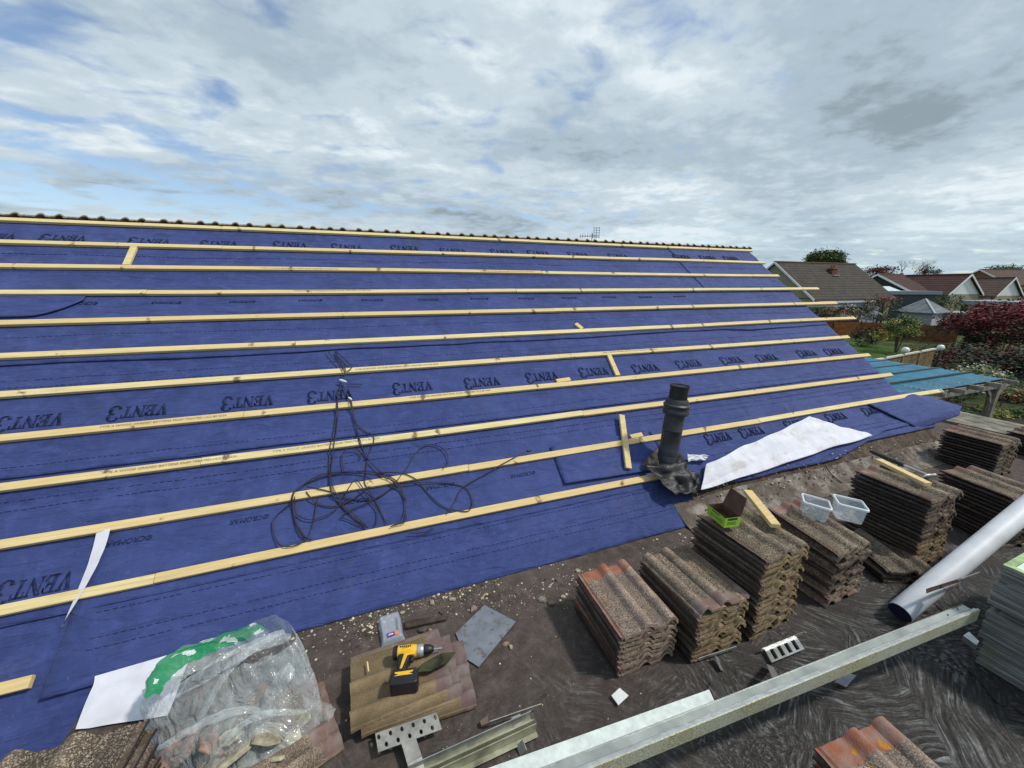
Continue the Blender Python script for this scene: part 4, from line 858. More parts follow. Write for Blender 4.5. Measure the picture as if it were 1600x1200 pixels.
for j in range(nv+1):
    v = j/nv
    for i in range(nL):
        p = BL[i].lerp(RL[i], v**1.15); p.z = BL[i].z+(RL[i].z-BL[i].z)*(v**.8)
        out = (BL[i]-cB); out.z = 0; out.normalize(); e = math.sin(math.pi*min(v, 1))
        ang = i/nL*2*math.pi; f = noise.noise(Vector((math.cos(ang)*3.2, math.sin(ang)*3.2, v*1.2)))+.5*noise.noise(Vector((math.cos(ang)*8, math.sin(ang)*8, v*2.2+4)))
        rg_ = (1-2.4*abs(noise.noise(Vector((math.cos(ang)*4.6, math.sin(ang)*4.6, v*.9+9)))))+.22*(1-2.4*abs(noise.noise(Vector((math.cos(ang)*9+v*2, math.sin(ang)*9, v*1.3+2))))); p += out*(.010*e+.018*f*e+.012*rg_*(e*.8+.25)); p.z += .007*rg_*v; p.z += .018*noise.noise(Vector((math.cos(ang)*5+3, math.sin(ang)*5, v*3)))*v; p.z = max(.004, p.z); vs.append(p)
for j in range(nv):
    for i in range(nL):
        fs.append((j*nL+i, j*nL+(i+1) % nL, (j+1)*nL+(i+1) % nL, (j+1)*nL+i)); mi.append(1 if j >= nv-11 and i < 4.7*K2 else 0)
f0 = [f for f, m_ in zip(fs, mi) if m_ == 0]; f1 = [f for f, m_ in zip(fs, mi) if m_ == 1]
def sub(vs, f): 
    ids = sorted({i for q in f for i in q}); mp = {a: b for b, a in enumerate(ids)}; return [vs[i] for i in ids], [[mp[i] for i in q] for q in f]
lc(link('sack', mesh('sack', *sub(vs, f0), BAG, True)), t)
RO = [(226, 1092), (231, 1060), (251, 1032), (284, 1012), (330, 997), (368, 985), (396, 973)]; RI = [(250, 1092), (264, 1066), (284, 1046), (318, 1029), (356, 1013), (390, 1000), (416, 988)]
ro = cr([Z(x, y, .235) for x, y in RO], 8); ri = cr([Z(x, y, .20) for x, y in RI], 8); gv = []; gf = []; gi = []; kk = 7
for i_, (a, b) in enumerate(zip(ro, ri)):
    for k in range(kk+1):
        u = k/kk; p = a.lerp(b, u*1.5); n_ = noise.noise(Vector((i_*.23, u*2.6, 2))); p.z += .022*math.sin(u*3.1)+.010*n_; p += (a-b)*.12*noise.noise(Vector((i_*.35, 1, u))); gv.append(p)
for i_ in range(len(ro)-1):
    for k in range(kk): a = i_*(kk+1)+k; gf.append((a, a+1, a+kk+2, a+kk+1)); gi.append(1 if k >= 5 else 0)
lc(link('green_rim', mesh('green_rim', gv, gf, [BAGG, BAG], True, gi)), t)
v1, f1 = sub(vs, f1); v1 = [p+Vector((0, 0, .0)) for p in v1]; lc(link('sack_mouth', mesh('sack_mouth', v1, f1, BAG, True)), t)
# loose side fold (thin wing of plastic on the right)
vs = []; fs = []
W0, W1, W2, W3 = Z(470, 1075, .18), Z(526, 1108, .09), Z(505, 1150, .03), Z(480, 1130, .05)
for j in range(11):
    for i in range(11): u, v = i/10, j/10; p = W0.lerp(W1, u).lerp(W3.lerp(W2, u), v); p.z += .03*noise.noise(Vector((u*3, v*3, 8))); vs.append(p)
for j in range(10):
    for i in range(10): a = j*11+i; fs.append((a, a+1, a+12, a+11))
lc(link('plastic_fold', mesh('fold', vs, fs, BAG, True)), t)
# large crossing folds of the front film
def strip(p, q, w, sd):
    vs = []; fs = []; n = 26; d = (q-p).normalized(); s_ = d.cross(Vector((0, 0, 1))).normalized()
    for i in range(n+1):
        u = i/n; c = p.lerp(q, u)+Vector((0, 0, .06*math.sin(math.pi*u)))+s_*.02*math.sin(u*5+sd); ww = w*(.35+.65*math.sin(math.pi*u)**.7)
        for k in range(4): a = (k-1.5)/1.5; vs.append(c+s_*(a*ww/2)+Vector((0, 0, .016*(1-a*a)+.012*noise.noise(Vector((u*6, a*2, sd))))))
    for i in range(n):
        for k in range(3): a = i*4+k; fs.append((a, a+4, a+5, a+1))
    return vs, fs
for k, (a, b, w) in enumerate((((236, 1108, .19), (455, 1000, .30), .09), ((300, 1140, .17), (440, 985, .31), .05), ((420, 1120, .18), (455, 1040, .27), .07), ((250, 1165, .14), (420, 1120, .17), .035), ((330, 1185, .13), (480, 1105, .16), .03))):
    v_, f_ = strip(Z(*a), Z(*b), w, k*2.3); lc(link('plastic_fold', mesh('fold', v_, f_, BAG, True)), t)
rub = [T_SAND, T_PINK, T_DARK, T_GREY]
frag_m = []
for i, cc_ in enumerate(((.36, .32, .23), (.30, .20, .155), (.25, .24, .20), (.10, .085, .07), (.42, .38, .26), (.13, .085, .06))): frag_m.append(simple('broken concrete', cc_, .9, .2, var=.35, scale=28, bmp=.5, bs=120))
def shard(seed, size, flat=.25):
    rd_ = random.Random(seed); n = rd_.randint(5, 7); pts = []; a0 = rd_.random()*6
    for i in range(n): a = a0+2*math.pi*(i+rd_.uniform(-.3, .3))/n; r = size*rd_.uniform(.55, 1.05); pts.append(Vector((r*math.cos(a), r*math.sin(a)*.7, 0)))
    mb = MB(); b = [p*rd_.uniform(.75, .98)+Vector((0, 0, size*flat*rd_.uniform(.8, 1.2))) for p in pts]; k = len(pts)
    c = Vector((0, 0, size*flat*1.3)); mb.add(pts+b+[c], [list(range(k))[::-1]]+[(i, (i+1) % k, k+(i+1) % k, k+i) for i in range(k)]+[(k+i, k+(i+1) % k, 2*k) for i in range(k)]); return mb
spots = [((280, 1172, .05), .11, 1), ((330, 1190, .07), .10, 0), ((375, 1175, .10), .12, 0), ((420, 1150, .11), .11, 0), ((455, 1165, .07), .09, 4), ((400, 1120, .08), .10, 3), ((350, 1130, .07), .11, 2), ((300, 1115, .05), .10, 3), ((455, 1100, .08), .07, 2), ((330, 1165, .12), .08, 1), ((385, 1200, .06), .09, 2), ((290, 1140, .07), .08, 3), ((470, 1130, .06), .07, 4), ((430, 1185, .06), .09, 0), ((360, 1150, .13), .06, 4), ((345, 1095, .05), .1, 3), ((300, 1085, .05), .12, 3), ((345, 1075, .06), .12, 5), ((400, 1085, .07), .12, 2), ((440, 1075, .06), .1, 5), ((475, 1105, .05), .1, 0), ((265, 1150, .05), .09, 5), ((415, 1210, .05), .11, 1), ((360, 1215, .05), .1, 2)]
desc = ['pinkish', 'pale grey ribbed', 'sandy', 'grey green', 'cream', 'dark brown', 'grey', 'black brown', 'small grey', 'small reddish', 'flat grey', 'dark', 'little cream', 'buff', 'tiny cream', 'deep dark', 'blackish', 'long brown', 'green grey', 'deep brown', 'light grey', 'umber', 'wide buff', 'slate grey']
plc = ['at the lower left of', 'near the bottom middle of', 'in the front middle of', 'right of centre in', 'at the lower right of', 'behind the centre of', 'left of centre in', 'at the far left inside', 'at the upper right inside', 'uppermost on the left in', 'lowest in', 'just inside the left wall of', 'by the right wall of', 'at the bottom right of', 'on top of the heap in', 'under the open mouth of', 'at the back left inside', 'at the back middle of', 'at the back right of', 'under the peak of', 'near the right fold of', 'against the lower left wall of', 'at the very bottom of', 'at the bottom centre of']
for i, (p, sz, mm) in enumerate(spots):
    mb = shard(i+3, sz*.88, .14); rot = Matrix.Rotation(random.uniform(0, 6.3), 4, 'Z') @ Matrix.Rotation(R(random.uniform(-38, 38)), 4, 'X') @ Matrix.Rotation(R(random.uniform(-30, 30)), 4, 'Y')
    q = Z(*p)
    if p[1] < 1112: q.z *= .35; mm = (5, 3)[i % 2]
    o = mb.build('broken_tile', frag_m[mm], bevel=.003); o.matrix_world = Matrix.Translation(q) @ rot
    tag(o, '%s fragment of broken tile %s the clear sack' % (desc[i], plc[i]), 'rubble', 'broken tile inside the sack')
# ------------------------------------------------------------------ crumbs of mortar
def crumbs():
    rd_ = random.Random(5); vs = []; fs = []; mi = []
    def one(p, r, m):
        b = len(vs); k = 6
        for a in (Vector((1, 0, 0)), Vector((-1, 0, 0)), Vector((0, 1, 0)), Vector((0, -1, 0)), Vector((0, 0, .6)), Vector((0, 0, -.4))):
            vs.append(p+Vector((a.x*r*rd_.uniform(.5, 1.3), a.y*r*rd_.uniform(.5, 1.3), a.z*r*rd_.uniform(.4, 1.1))))
        for f in ((0, 2, 4), (2, 1, 4), (1, 3, 4), (3, 0, 4), (2, 0, 5), (1, 2, 5), (3, 1, 5), (0, 3, 5)): fs.append([b+i for i in f]); mi.append(m)
    for _ in range(3200):
        x = rd_.uniform(-.75, 2.3); y = 1.96-abs(rd_.gauss(0, .13)); cl_ = noise.noise(Vector((x*3.1, y*5, 2)))
        dens = .35+.9*math.exp(-((x-.55)/.65)**2)+.5*math.exp(-((x-1.05)/.25)**2)
        if rd_.random() > dens*(.55+cl_*1.4) : continue
        r = .0022+.009*rd_.random()**4.5; one(Vector((x, y, r*.25)), r, rd_.choice((0, 0, 1, 1, 2, 3)))
    for _ in range(1500):
        x = rd_.uniform(-.9, 6); s = rd_.uniform(-8.4, -7.6)*G
        if x < 2.4: continue
        p = RP(x, s, -.005); r = .003+.012*rd_.random()**4; one(p, r, rd_.choice((1, 2, 3, 3)))
    for _ in range(900):
        x = rd_.uniform(-.9, 3.4); y = rd_.uniform(.75, 1.9); r = .0018+.004*rd_.random()**4; one(Vector((x, y, r*.25)), r, rd_.choice((0, 1, 2, 3, 3)))
    o = link('mortar_crumbs', mesh('mc', vs, fs, [simple('mortar', (.62, .54, .36), .9, .1, kind='World', var=.2), simple('pale mortar', (.50, .45, .36), .9, .1, kind='World'), simple('grey crumb', (.22, .19, .16), .9, .1, kind='World'), simple('dark crumb', (.06, .045, .035), .9, .1, kind='World')], False, mi))
    o['kind'] = 'stuff'; o['label'] = 'crumbs of old mortar and dirt strewn along the foot of the membrane'; o['category'] = 'debris'
crumbs()
lumps = [(628, 958, .020, 0, 'ahead of the blister pack'), (676, 943, .022, 0, 'largest, near the membrane edge'), (707, 938, .026, 4, 'broad one above the slate sheet'), (754, 936, .018, 4, 'just above the grey sheet'), (690, 958, .02, 3, 'dark, right of the timber slip'), (661, 985, .028, 3, 'flat dark one behind the drill tiles'), (672, 986, .018, 1, 'buff, behind the drill tiles'), (848, 938, .03, 2, 'greenish, left of the reddish stack'), (862, 944, .032, 3, 'dark, beside the greenish chip'), (880, 934, .024, 4, 'pale, by the reddish stack'), (790, 1008, .022, 1, 'split, right of the grey sheet'), (798, 1012, .018, 4, 'cream, right of the grey sheet'), (868, 996, .008, 4, 'tiny, alone on the felt'), (740, 952, .03, 1, 'pinkish, on the corner of the grey sheet'), (903, 893, .024, 4, 'pale, behind the reddish stack'), (1300, 775, .03, 4, 'curled, behind the clear tubs'), (1440, 690, .03, 0, 'by the curled flap')]
for i, (x, y, r, mm, w) in enumerate(lumps):
    mb = shard(i+70, r*1.1, .35); o = mb.build('mortar_lump', frag_m[mm], bevel=.001); q = Z(x, y, .0)
    if q.y > 1.99: q = RP(*S(x, y), -.01)
    o.matrix_world = Matrix.Translation(q+Vector((0, 0, .003))) @ Matrix.Rotation(i*1.3, 4, 'Z'); tag(o, 'chip of old mortar, '+w, 'rubble', 'larger chips of mortar')
# ------------------------------------------------------------------ rails, brackets, roll, panels
t = empty('metal_rail', (2.0, .7, .2), 'long speckled channel rail lying across the foreground, running into the panel stack', 'rail')
zt_ = .300; fa = Z(1050, 1149, zt_); fb = PX(1534, 948, 2.625); fb.z = zt_; dr = (fb-fa).normalized(); fa = fa-dr*1.4; nb = Vector((-dr.y, dr.x, 0))
def rbox(y0, y1, z0, z1, nm, m, par, A=fa, B=fb, ext=0):
    mb = MB(); mb.prism([A+nb*y0+Vector((0, 0, z0)), A+nb*y1+Vector((0, 0, z0)), A+nb*y1+Vector((0, 0, z1)), A+nb*y0+Vector((0, 0, z1))], B-A+dr*ext); return lc(mb.build(nm, m, bevel=.0015, seg=1), par)
rbox(0, .003, -.066, 0, 'front_flange', GALV, t); rbox(.003, .020, -.012, -.008, 'top_step', ALU, t); rbox(.027, .058, -.026, -.022, 'rear_web', simple('pale zinc', (.40, .43, .40), .42, .5, .5, var=.2, scale=9, kind='World'), t); rbox(.056, .059, -.072, -.018, 'back_flange', ALU, t)
rbox(.003, .011, -.004, -.001, 'top_lip', ALU, t); rbox(.018, .021, -.0205, -.007, 'inner_rib', ALU, t)
def bracket(par, plate, zs, leg, lw=.03, holes=(), slots=False, m=None, th=.003, nm='bracket'):
    m = m or ALU; P = [Z(x, y, z) for (x, y), z in zip(plate, zs)]; g = (P[1]-P[0]); h_ = (P[3]-P[0])
    e = lc(empty('bracket', P[0]), par) if False else None
    nrm = g.cross(h_).normalized(); nrm = nrm if nrm.z > 0 else -nrm
    if holes:
        # perforated plate: grid of cells, each with an octagonal hole
        mb = MB(); nc, nr_ = holes; 
        for c in range(nc):
            for r_ in range(nr_):
                def q(u, v): return P[0]+g*((c+u)/nc)+h_*((r_+v)/nr_)
                hole = (c+r_) % 2 == 0
                sq = [(0, 0), (.5, 0), (1, 0), (1, .5), (1, 1), (.5, 1), (0, 1), (0, .5)]
                if hole:
                    ci = [(.5+.30*math.cos(R(225+45*i)), .5+.30*math.sin(R(225+45*i))*1.0) for i in range(8)]
                    vs = [q(*p) for p in sq]+[q(*p) for p in ci]; mb.add(vs, [(i, (i+1) % 8, 8+(i+1) % 8, 8+i) for i in range(8)])
                else: mb.add([q(*p) for p in sq], [tuple(range(8))])
        o = mb.build(nm, m); bmx = bmesh.new(); bmx.from_mesh(o.data); bmesh.ops.remove_doubles(bmx, verts=bmx.verts, dist=1e-5); bmesh.ops.recalc_face_normals(bmx, faces=bmx.faces); bmx.to_mesh(o.data); bmx.free()
        md = o.modifiers.new('t', 'SOLIDIFY'); md.thickness = .003
        legs = MB()
    else:
        mb = MB()
        if slots:
            n = 5
            for i in range(n): u0, u1 = i/n, (i+.5)/n; mb.prism([P[0]+g*u0+h_*.1, P[0]+g*u1+h_*.1, P[0]+g*u1+h_*.9, P[0]+g*u0+h_*.9], nrm*.003)
            for v0, v1 in ((0, .12), (.88, 1)): mb.prism([P[0]+h_*v0, P[0]+g*.9+h_*v0, P[0]+g*.9+h_*v1, P[0]+h_*v1], nrm*.0034)
            mb.prism([P[0]-g*.12, P[0]+g*1.1, P[0]+g*1.1+Vector((0, 0, .02)), P[0]-g*.12+Vector((0, 0, .02))], h_.normalized()*-.002)
        else: mb.prism(P, nrm*th)
        legs = mb
    for a, b in leg:
        legs.bar(Z(*a), Z(*b), lw, .003, nrm)
    if holes: l2 = legs.build('bracket_leg', m); lc(l2, par); return lc(o, par)
    return lc(mb.build(nm, m), par)
bracket(t, [(1195, 1016), (1250, 994), (1252, 1018), (1206, 1036)], (.02, .02, .02, .02), [((1203, 1040, .02), (1216, 1068, .25))], slots=True)
bracket(t, [(1092, 1029), (1151, 1010), (1151, 1013), (1092, 1032)], (.035, .035, .02, .02), [((1119, 1026, .03), (1128, 1048, .01)), ((1116, 1062, .02), (1134, 1096, .25))])
bracket(t, [(1447, 920), (1502, 903), (1502, 908), (1447, 927)], (.25, .25, .235, .235), [((1474, 918, .24), (1500, 956, .27)), ((1462, 946, .2), (1484, 966, .27))], m=simple('rusty plate', (.08, .045, .04), .7, .3))
bracket(t, [(1496, 906), (1531, 893), (1531, 896), (1496, 909)], (.25, .25, .24, .24), [((1502, 906, .24), (1511, 918, .19))], lw=.04)
# flat white strip behind the rail
mb = MB(); a0, a1, a2, a3 = Z(700, 1222, .285), Z(1108, 1077, .285), Z(1116, 1094, .285), Z(708, 1252, .285)
mb.prism([a0, a1, a2, a3], (0, 0, -.006)); o = mb.build('white_strip', simple('powdered white metal', (.62, .68, .64), .45, .5, var=.12, scale=40, kind='World'), bevel=.001); tag(o, 'flat white metal strip lying behind the long rail', 'strip')
t = empty('short_rail', Z(740, 1180, .04), 'short mossy aluminium channel at the bottom edge with flat brackets behind it', 'rail')
ra, rb = Z(640, 1222, .06), Z(838, 1130, .06); dr2 = (rb-ra).normalized(); nb2 = Vector((-dr2.y, dr2.x, 0))
mossy = simple('mossy aluminium', (.36, .36, .26), .5, .5, .4, var=.3, scale=14, kind='World')
for y0, y1, z0, z1, nm in ((-.002, .002, -.045, 0, 'front_flange'), (.002, .052, -.045, -.042, 'bottom_web'), (.050, .053, -.042, .0, 'back_flange'), (.022, .028, -.042, -.012, 'inner_rib'), (-.022, -.002, -.045, -.042, 'foot')):
    mb = MB(); mb.prism([ra+nb2*y0+Vector((0, 0, z0)), ra+nb2*y1+Vector((0, 0, z0)), ra+nb2*y1+Vector((0, 0, z1)), ra+nb2*y0+Vector((0, 0, z1))], rb-ra); lc(mb.build(nm, mossy if nm != 'back_flange' else ALU, bevel=.001, seg=1), t)
plain = simple('dull galvanised plate', (.36, .35, .32), .5, .5, .4, var=.2, scale=30, kind='World')
bracket(t, [(586, 1146), (682, 1113), (685, 1140), (591, 1175)], (.05, .05, .05, .05), [((638, 1156, .048), (648, 1188, .045)), ((648, 1188, .045), (655, 1222, .02))], lw=.055, holes=(11, 2), m=plain)
bracket(t, [(765, 1128), (846, 1100), (846, 1103), (765, 1131)], (.05, .05, .035, .035), [((806, 1118, .035), (810, 1134, .02)), ((812, 1160, .03), (818, 1176, .02))], lw=.04, m=plain)
mb = MB(); mb.prism([Z(750, 1130, .01), Z(762, 1121, .01), Z(764, 1133, .01), Z(752, 1137, .01)], (0, 0, .012)); o = mb.build('metal_chip', simple('brown chip', (.14, .10, .08), .8)); tag(o, 'small brown metal chip at the left end of the perforated strip', 'chip')
mb = MB(); a = Z(1322, 1052, .03); mb.prism([a, Z(1338, 1056, .03), Z(1322, 1074, .02), Z(1304, 1066, .02)], (0, 0, .004)); o = mb.build('pale_offcut', simple('lilac grey plastic', (.24, .23, .28), .5)); tag(o, 'pale lilac grey offcut half hidden under the long rail', 'offcut')
mb = MB(); a = Z(1508, 992, .10); mb.prism([Z(1505, 993, .1), Z(1514, 987, .1), Z(1530, 1002, .1), Z(1526, 1008, .1)], (0, 0, -.03)); o = mb.build('bright_bracket', ALU); tag(o, 'bright metal stub between the rail end and the panel stack', 'bracket')
# white roll
ra_, rb_ = Z(1406, 957, .062), DP(1600, 797, 2.38); ax = (rb_-ra_).normalized(); rb_ = ra_+ax*1.5
t = empty('membrane_roll', ra_, 'thick white roll of membrane leaning towards the right edge', 'roll')
Qr = Vector((0, 0, 1)).rotation_difference(ax).to_matrix().to_4x4()
pr = [(0, .040), (0, .0515), (.004, .054), (.3, .055), (1.49, .055), (1.5, .053), (1.5, .04)]
o = lathe(pr, 48, cap=False).xf(Matrix.Translation(ra_) @ Qr).build('rolled_sheet', simple('white roll', (.64, .67, .71), .5, .4, var=.12, scale=6, kind='World', bmp=.12, bs=9)); shade(o, 40); lc(o, t)
o = lathe([(-.001, .0525), (.001, .046), (.004, .042), (.006, .036), (.02, .034), (.06, .031), (.3, .030)], 40, cap=True).xf(Matrix.Translation(ra_) @ Qr).build('rolled_core', simple('dark blue layers', (.012, .016, .05), .8)); shade(o, 40); lc(o, t)
# stack of edge-framed panels on the right
def f_pan(t_, b):
    v = coord(t_, 'World', (1, 3, 90)); c = ramp(t_, noi(t_, v, 1.6, 4, .6), (.3, (.06, .065, .056)), (.5, (.18, .185, .17)), (.70, (.38, .39, .37)))
    g = noi(t_, coord(t_, 'World'), 5, 7, .7); c = mixc(t_, ramp(t_, g, (.5, 0.), (.7, .6)), c, (.14, .16, .06)); L(t_, c, b.inputs['Base Color'])
PANS = mat('weathered grooved edge', f_pan, .6, .4)
c0 = Vector((2.66, .615, 0)); e1_ = (Vector((2.665, .45, 0))-c0).normalized(); e2_ = Vector((-e1_.y, e1_.x, 0))
zz_ = 0
for i, (hh, dx_, dy_) in enumerate(((.142, 0, 0), (.148, -.004, .02), (.03, .05, .015), (.112, .0, .03), (.082, .035, .03))):
    t = empty('framed_panel', c0+Vector((dx_, dy_, zz_)), ['lowest grooved grey panel of the stack at the right edge', 'second panel up in the grooved stack, the long rail ends against it', 'thin set back panel in the middle of the grooved stack', 'panel just under the top one in the grooved stack', 'top panel with a pale green edged white face at the right edge'][i], 'panel', 'panels stacked at the right edge')
    mb = MB(); o_ = c0+Vector((dx_, dy_, zz_+.002)); ng = 5 if hh > .06 else 2
    for k in range(ng):
        z0, z1 = hh*k/ng, hh*(k+1)/ng-.003; ins = .0 if k % 2 == 0 else .004
        a = o_+e1_*ins+e2_*ins+Vector((0, 0, z0)); mb.prism([a, a+e2_*.9, a+e2_*.9+e1_*1.0, a+e1_*1.0], (0, 0, z1-z0+.0028))
    lc(mb.build('edge_frame', PANS, bevel=.002, seg=1), t)
    mb = MB(); a = o_+Vector((0, 0, hh-.001))+e1_*.03+e2_*.03; mb.prism([a, a+e2_*.85, a+e2_*.85+e1_*.9, a+e1_*.9], (0, 0, .003)); lc(mb.build('panel_face', simple('panel face', (.30, .33, .30), .5) if i < 4 else simple('white face', (.66, .74, .68), .45, .5, var=.08, kind='World')), t)
    if i == 4:
        mb = MB(); a = o_+Vector((0, 0, hh-.0005)); mb.prism([a, a+e2_*.9, a+e2_*.9+e1_*.028, a+e1_*.028], (0, 0, .006)); mb.prism([a+e1_*.028, a+e1_*.028+e2_*.028, a+e2_*.028+e1_*1., a+e1_*1.], (0, 0, .006)); lc(mb.build('green_edge', simple('algae green edge', (.34, .46, .22), .6, .3, var=.3, scale=20, kind='World')), t)
    zz_ += hh+.003
# thin black cable on the felt bottom right, and one by the upstand
for k, (pts, lb, w_) in enumerate(([[(1503, 1038), (1530, 1062), (1560, 1098), (1585, 1105), (1640, 1150)], 'thin black wire lying on the felt beside the grooved panel stack', .004], [[(1290, 728), (1300, 742), (1320, 758)], 'short bent black wire on the felt upstand behind the stacks', .005])):
    mb = MB(); P = []
    for p in cr([(x, y, 0) for x, y in pts]):
        q = Z(p.x, p.y, .008)
        if q.y > 1.98: q = RP(*S(p.x, p.y), .0)
        P.append(q)
    mb.tube(P, w_, 6); o = mb.build('black_wire', cab); tag(o, lb, 'wire')
# ------------------------------------------------------------------ beyond the gable: pergola and garden
grass = simple('mown lawn', (.055, .105, .022), .95, .1, var=.25, scale=3, kind='World')
lawn = plane('lawn', 20, 10.5, 34, 26, GZ+.01, grass); lawn['kind'] = 'structure'
bed = plane('soil_bed', 9.6, -4, 20, 10, GZ+.012, simple('dark soil', (.05, .042, .03), .95, .1, var=.5, scale=3, kind='World')); bed['kind'] = 'structure'
greywood = simple('silvered timber', (.26, .24, .20), .85, .2, var=.35, scale=9, kind='World', bmp=.3)
t = empty('pergola', (10, 5, GZ), 'weathered timber pergola roofed with teal corrugated sheets beyond the gable', 'pergola')
X0, X1, Y0, Y1, ZP = 7.0, 12.75, 3.9, 6.45, -.15
def f_teal(t_, b):
    v = coord(t_, 'World'); n = noi(t_, v, 2.5, 7, .65); c = ramp(t_, n, (.3, (.002, .06, .11)), (.55, (.003, .13, .225)), (.75, (.008, .20, .31)))
    c = mixc(t_, ramp(t_, noi(t_, v, 7, 8, .75), (.58, 0.), (.72, .7)), c, (.06, .10, .09)); L(t_, c, b.inputs['Base Color'])
TEAL = mat('teal plastic sheet', f_teal, .45, .4)
npan = 5
for k in range(npan):
    ya, yb = Y0+(Y1-Y0)*k/npan, Y0+(Y1-Y0)*(k+1)/npan; vs = []; fs = []; m_ = 18
    for i in range(m_+1):
        u = i/m_; y = ya+(yb-ya)*u; z = ZP+.012*math.sin(u*math.pi*12)+(.02 if u > .94 else 0)+.05*(y-Y0)/(Y1-Y0)
        for x in (X0, (X0+X1)/2, X1): vs.append((x, y, z+.01*math.sin(x*3+k)))
    for i in range(m_):
        for q in range(2): a = i*3+q; fs.append((a, a+1, a+4, a+3))
    o = lc(link('roof_sheet', mesh('roof_sheet', vs, fs, TEAL, True)), t)
    mb = MB(); mb.bar((X0, yb, ZP+.045), (X1, yb, ZP+.05), .035, .03); lc(mb.build('batten', simple('dark strip', (.05, .07, .07), .7)), t)
for y in (Y0+.03, Y1-.05): mb = MB(); mb.bar((X0, y, ZP-.13), (X1+.2, y, ZP-.13), .06, .16); lc(mb.build('beam', greywood, bevel=.005), t)
for k in range(9): x = X0+.3+k*(X1-X0-.3)/8; mb = MB(); mb.bar((x, Y0-.22, ZP-.045), (x, Y1+.15, ZP-.03), .05, .09); lc(mb.build('rafter', greywood), t)
for x, y in ((X1-.05, Y0+.05), (X1-.05, Y1-.1), (9.6, Y0+.05), (9.6, Y1-.1)):
    mb = MB(); mb.bar((x, y, GZ), (x, y, ZP-.05), .13, .13, (0, 1, 0)); p_ = lc(mb.build('post', greywood, bevel=.006), t)
    for sx in (-1, 1):
        mb = MB(); P_ = [Vector((x+sx*(.05+.55*(1-math.cos(a))), y, ZP-.75+.6*math.sin(a))) for a in (0, .4, .8, 1.2, 1.5)]
        for a, b in zip(P_, P_[1:]): mb.bar(a, b, .05, .06, (0, 0, 1) if abs((b-a).normalized().z) < .9 else (1, 0, 0))
        lc(mb.build('brace', greywood), t)
# garden fence with pale top rail and two globe lamps
def fence(name, pts, zt, label, rail_m, board_m, bw=.12, gap=.0, horizontal=False, rail=True):
    t = empty(name, pts[0], label, 'fence')
    for a, b in zip(pts, pts[1:]):
        a = Vector(a); b = Vector(b); ln = (b-a).length; n = max(1, round(ln/1.85)); d = (b-a).normalized()
        for i in range(n):
            p = a.lerp(b, i/n); q = a.lerp(b, (i+1)/n); mb = MB(); h = zt-GZ
            if horizontal:
                k = int(h/.16)
                for j in range(k): z = GZ+.03+(h-.06)*(j+.5)/k; mb.bar(Vector((p.x, p.y, z))+d*.05, Vector((q.x, q.y, z))-d*.05, .02, h/k*.94)
            else:
                k = max(2, int((q-p).length/bw))
                for j in range(k): c = p.lerp(q, (j+.5)/k); mb.bar((c.x, c.y, GZ), (c.x, c.y, zt-.05-.02*random.random()), bw*.9-gap, .02, (-d.y, d.x, 0))
            lc(mb.build('fence_panel', board_m[(i*7+int(a.x)) % len(board_m)]), t)
            mb = MB(); mb.bar((p.x, p.y, GZ), (p.x, p.y, zt+.06), .09, .09, (0, 1, 0)); lc(mb.build('fence_post', board_m[0]), t)
        if rail: mb = MB(); mb.bar((a.x, a.y, zt), (b.x, b.y, zt), .09, .06); lc(mb.build('top_rail', rail_m), t)
    return t
tan = simple('tan fence boards', (.24, .17, .09), .9, .1, var=.3, scale=5, kind='World')
A_ = DP(1350, 560, 13.5); B_ = DP(1460, 550, 16.5); A_.z = B_.z = (A_.z+B_.z)/2
fence('garden_fence', [A_, B_], A_.z, 'low tan board fence with a pale top rail behind the pergola', simple('pale rail', (.55, .55, .46), .7), [tan], gap=.02)
for (x, y, D), w in (((1415, 547, 15.6), 'left'), ((1470, 543, 17), 'right')):
    p = DP(x, y, D); t = empty('globe_lamp', (p.x, p.y, GZ), 'small white globe lamp on a post, the %s one of two above the pale rail' % w, 'lamp', 'globe lamps in the garden')
    lc(shade(lathe([(-.13, .01), (-.10, .08), (-.05, .12), (0, .13), (.06, .115), (.10, .075), (.125, .01)], 16).xf(Matrix.Translation(p)).build('globe', simple('opal globe', (.8, .8, .76), .3, .5)), 80), t)
    mb = MB(); mb.tube([(p.x, p.y, GZ), (p.x, p.y, p.z-.1)], .03, 8); lc(mb.build('post', BLK), t)
redb = [simple('brown fence boards', (.17, .075, .038), .9, .1, var=.3, scale=4, kind='World'), simple('orange brown fence boards', (.25, .10, .04), .9, .1, var=.25, scale=4, kind='World'), simple('weathered fence boards', (.15, .085, .05), .9, .1, var=.3, scale=4, kind='World')]
fp = [DP(1262, 500, 31), DP(1346, 505, 31), DP(1500, 518, 27.5)]; fence('panel_fence', fp, -1.0, 'reddish brown panel fence across the back of the garden', redb[0], redb, horizontal=True, rail=False)
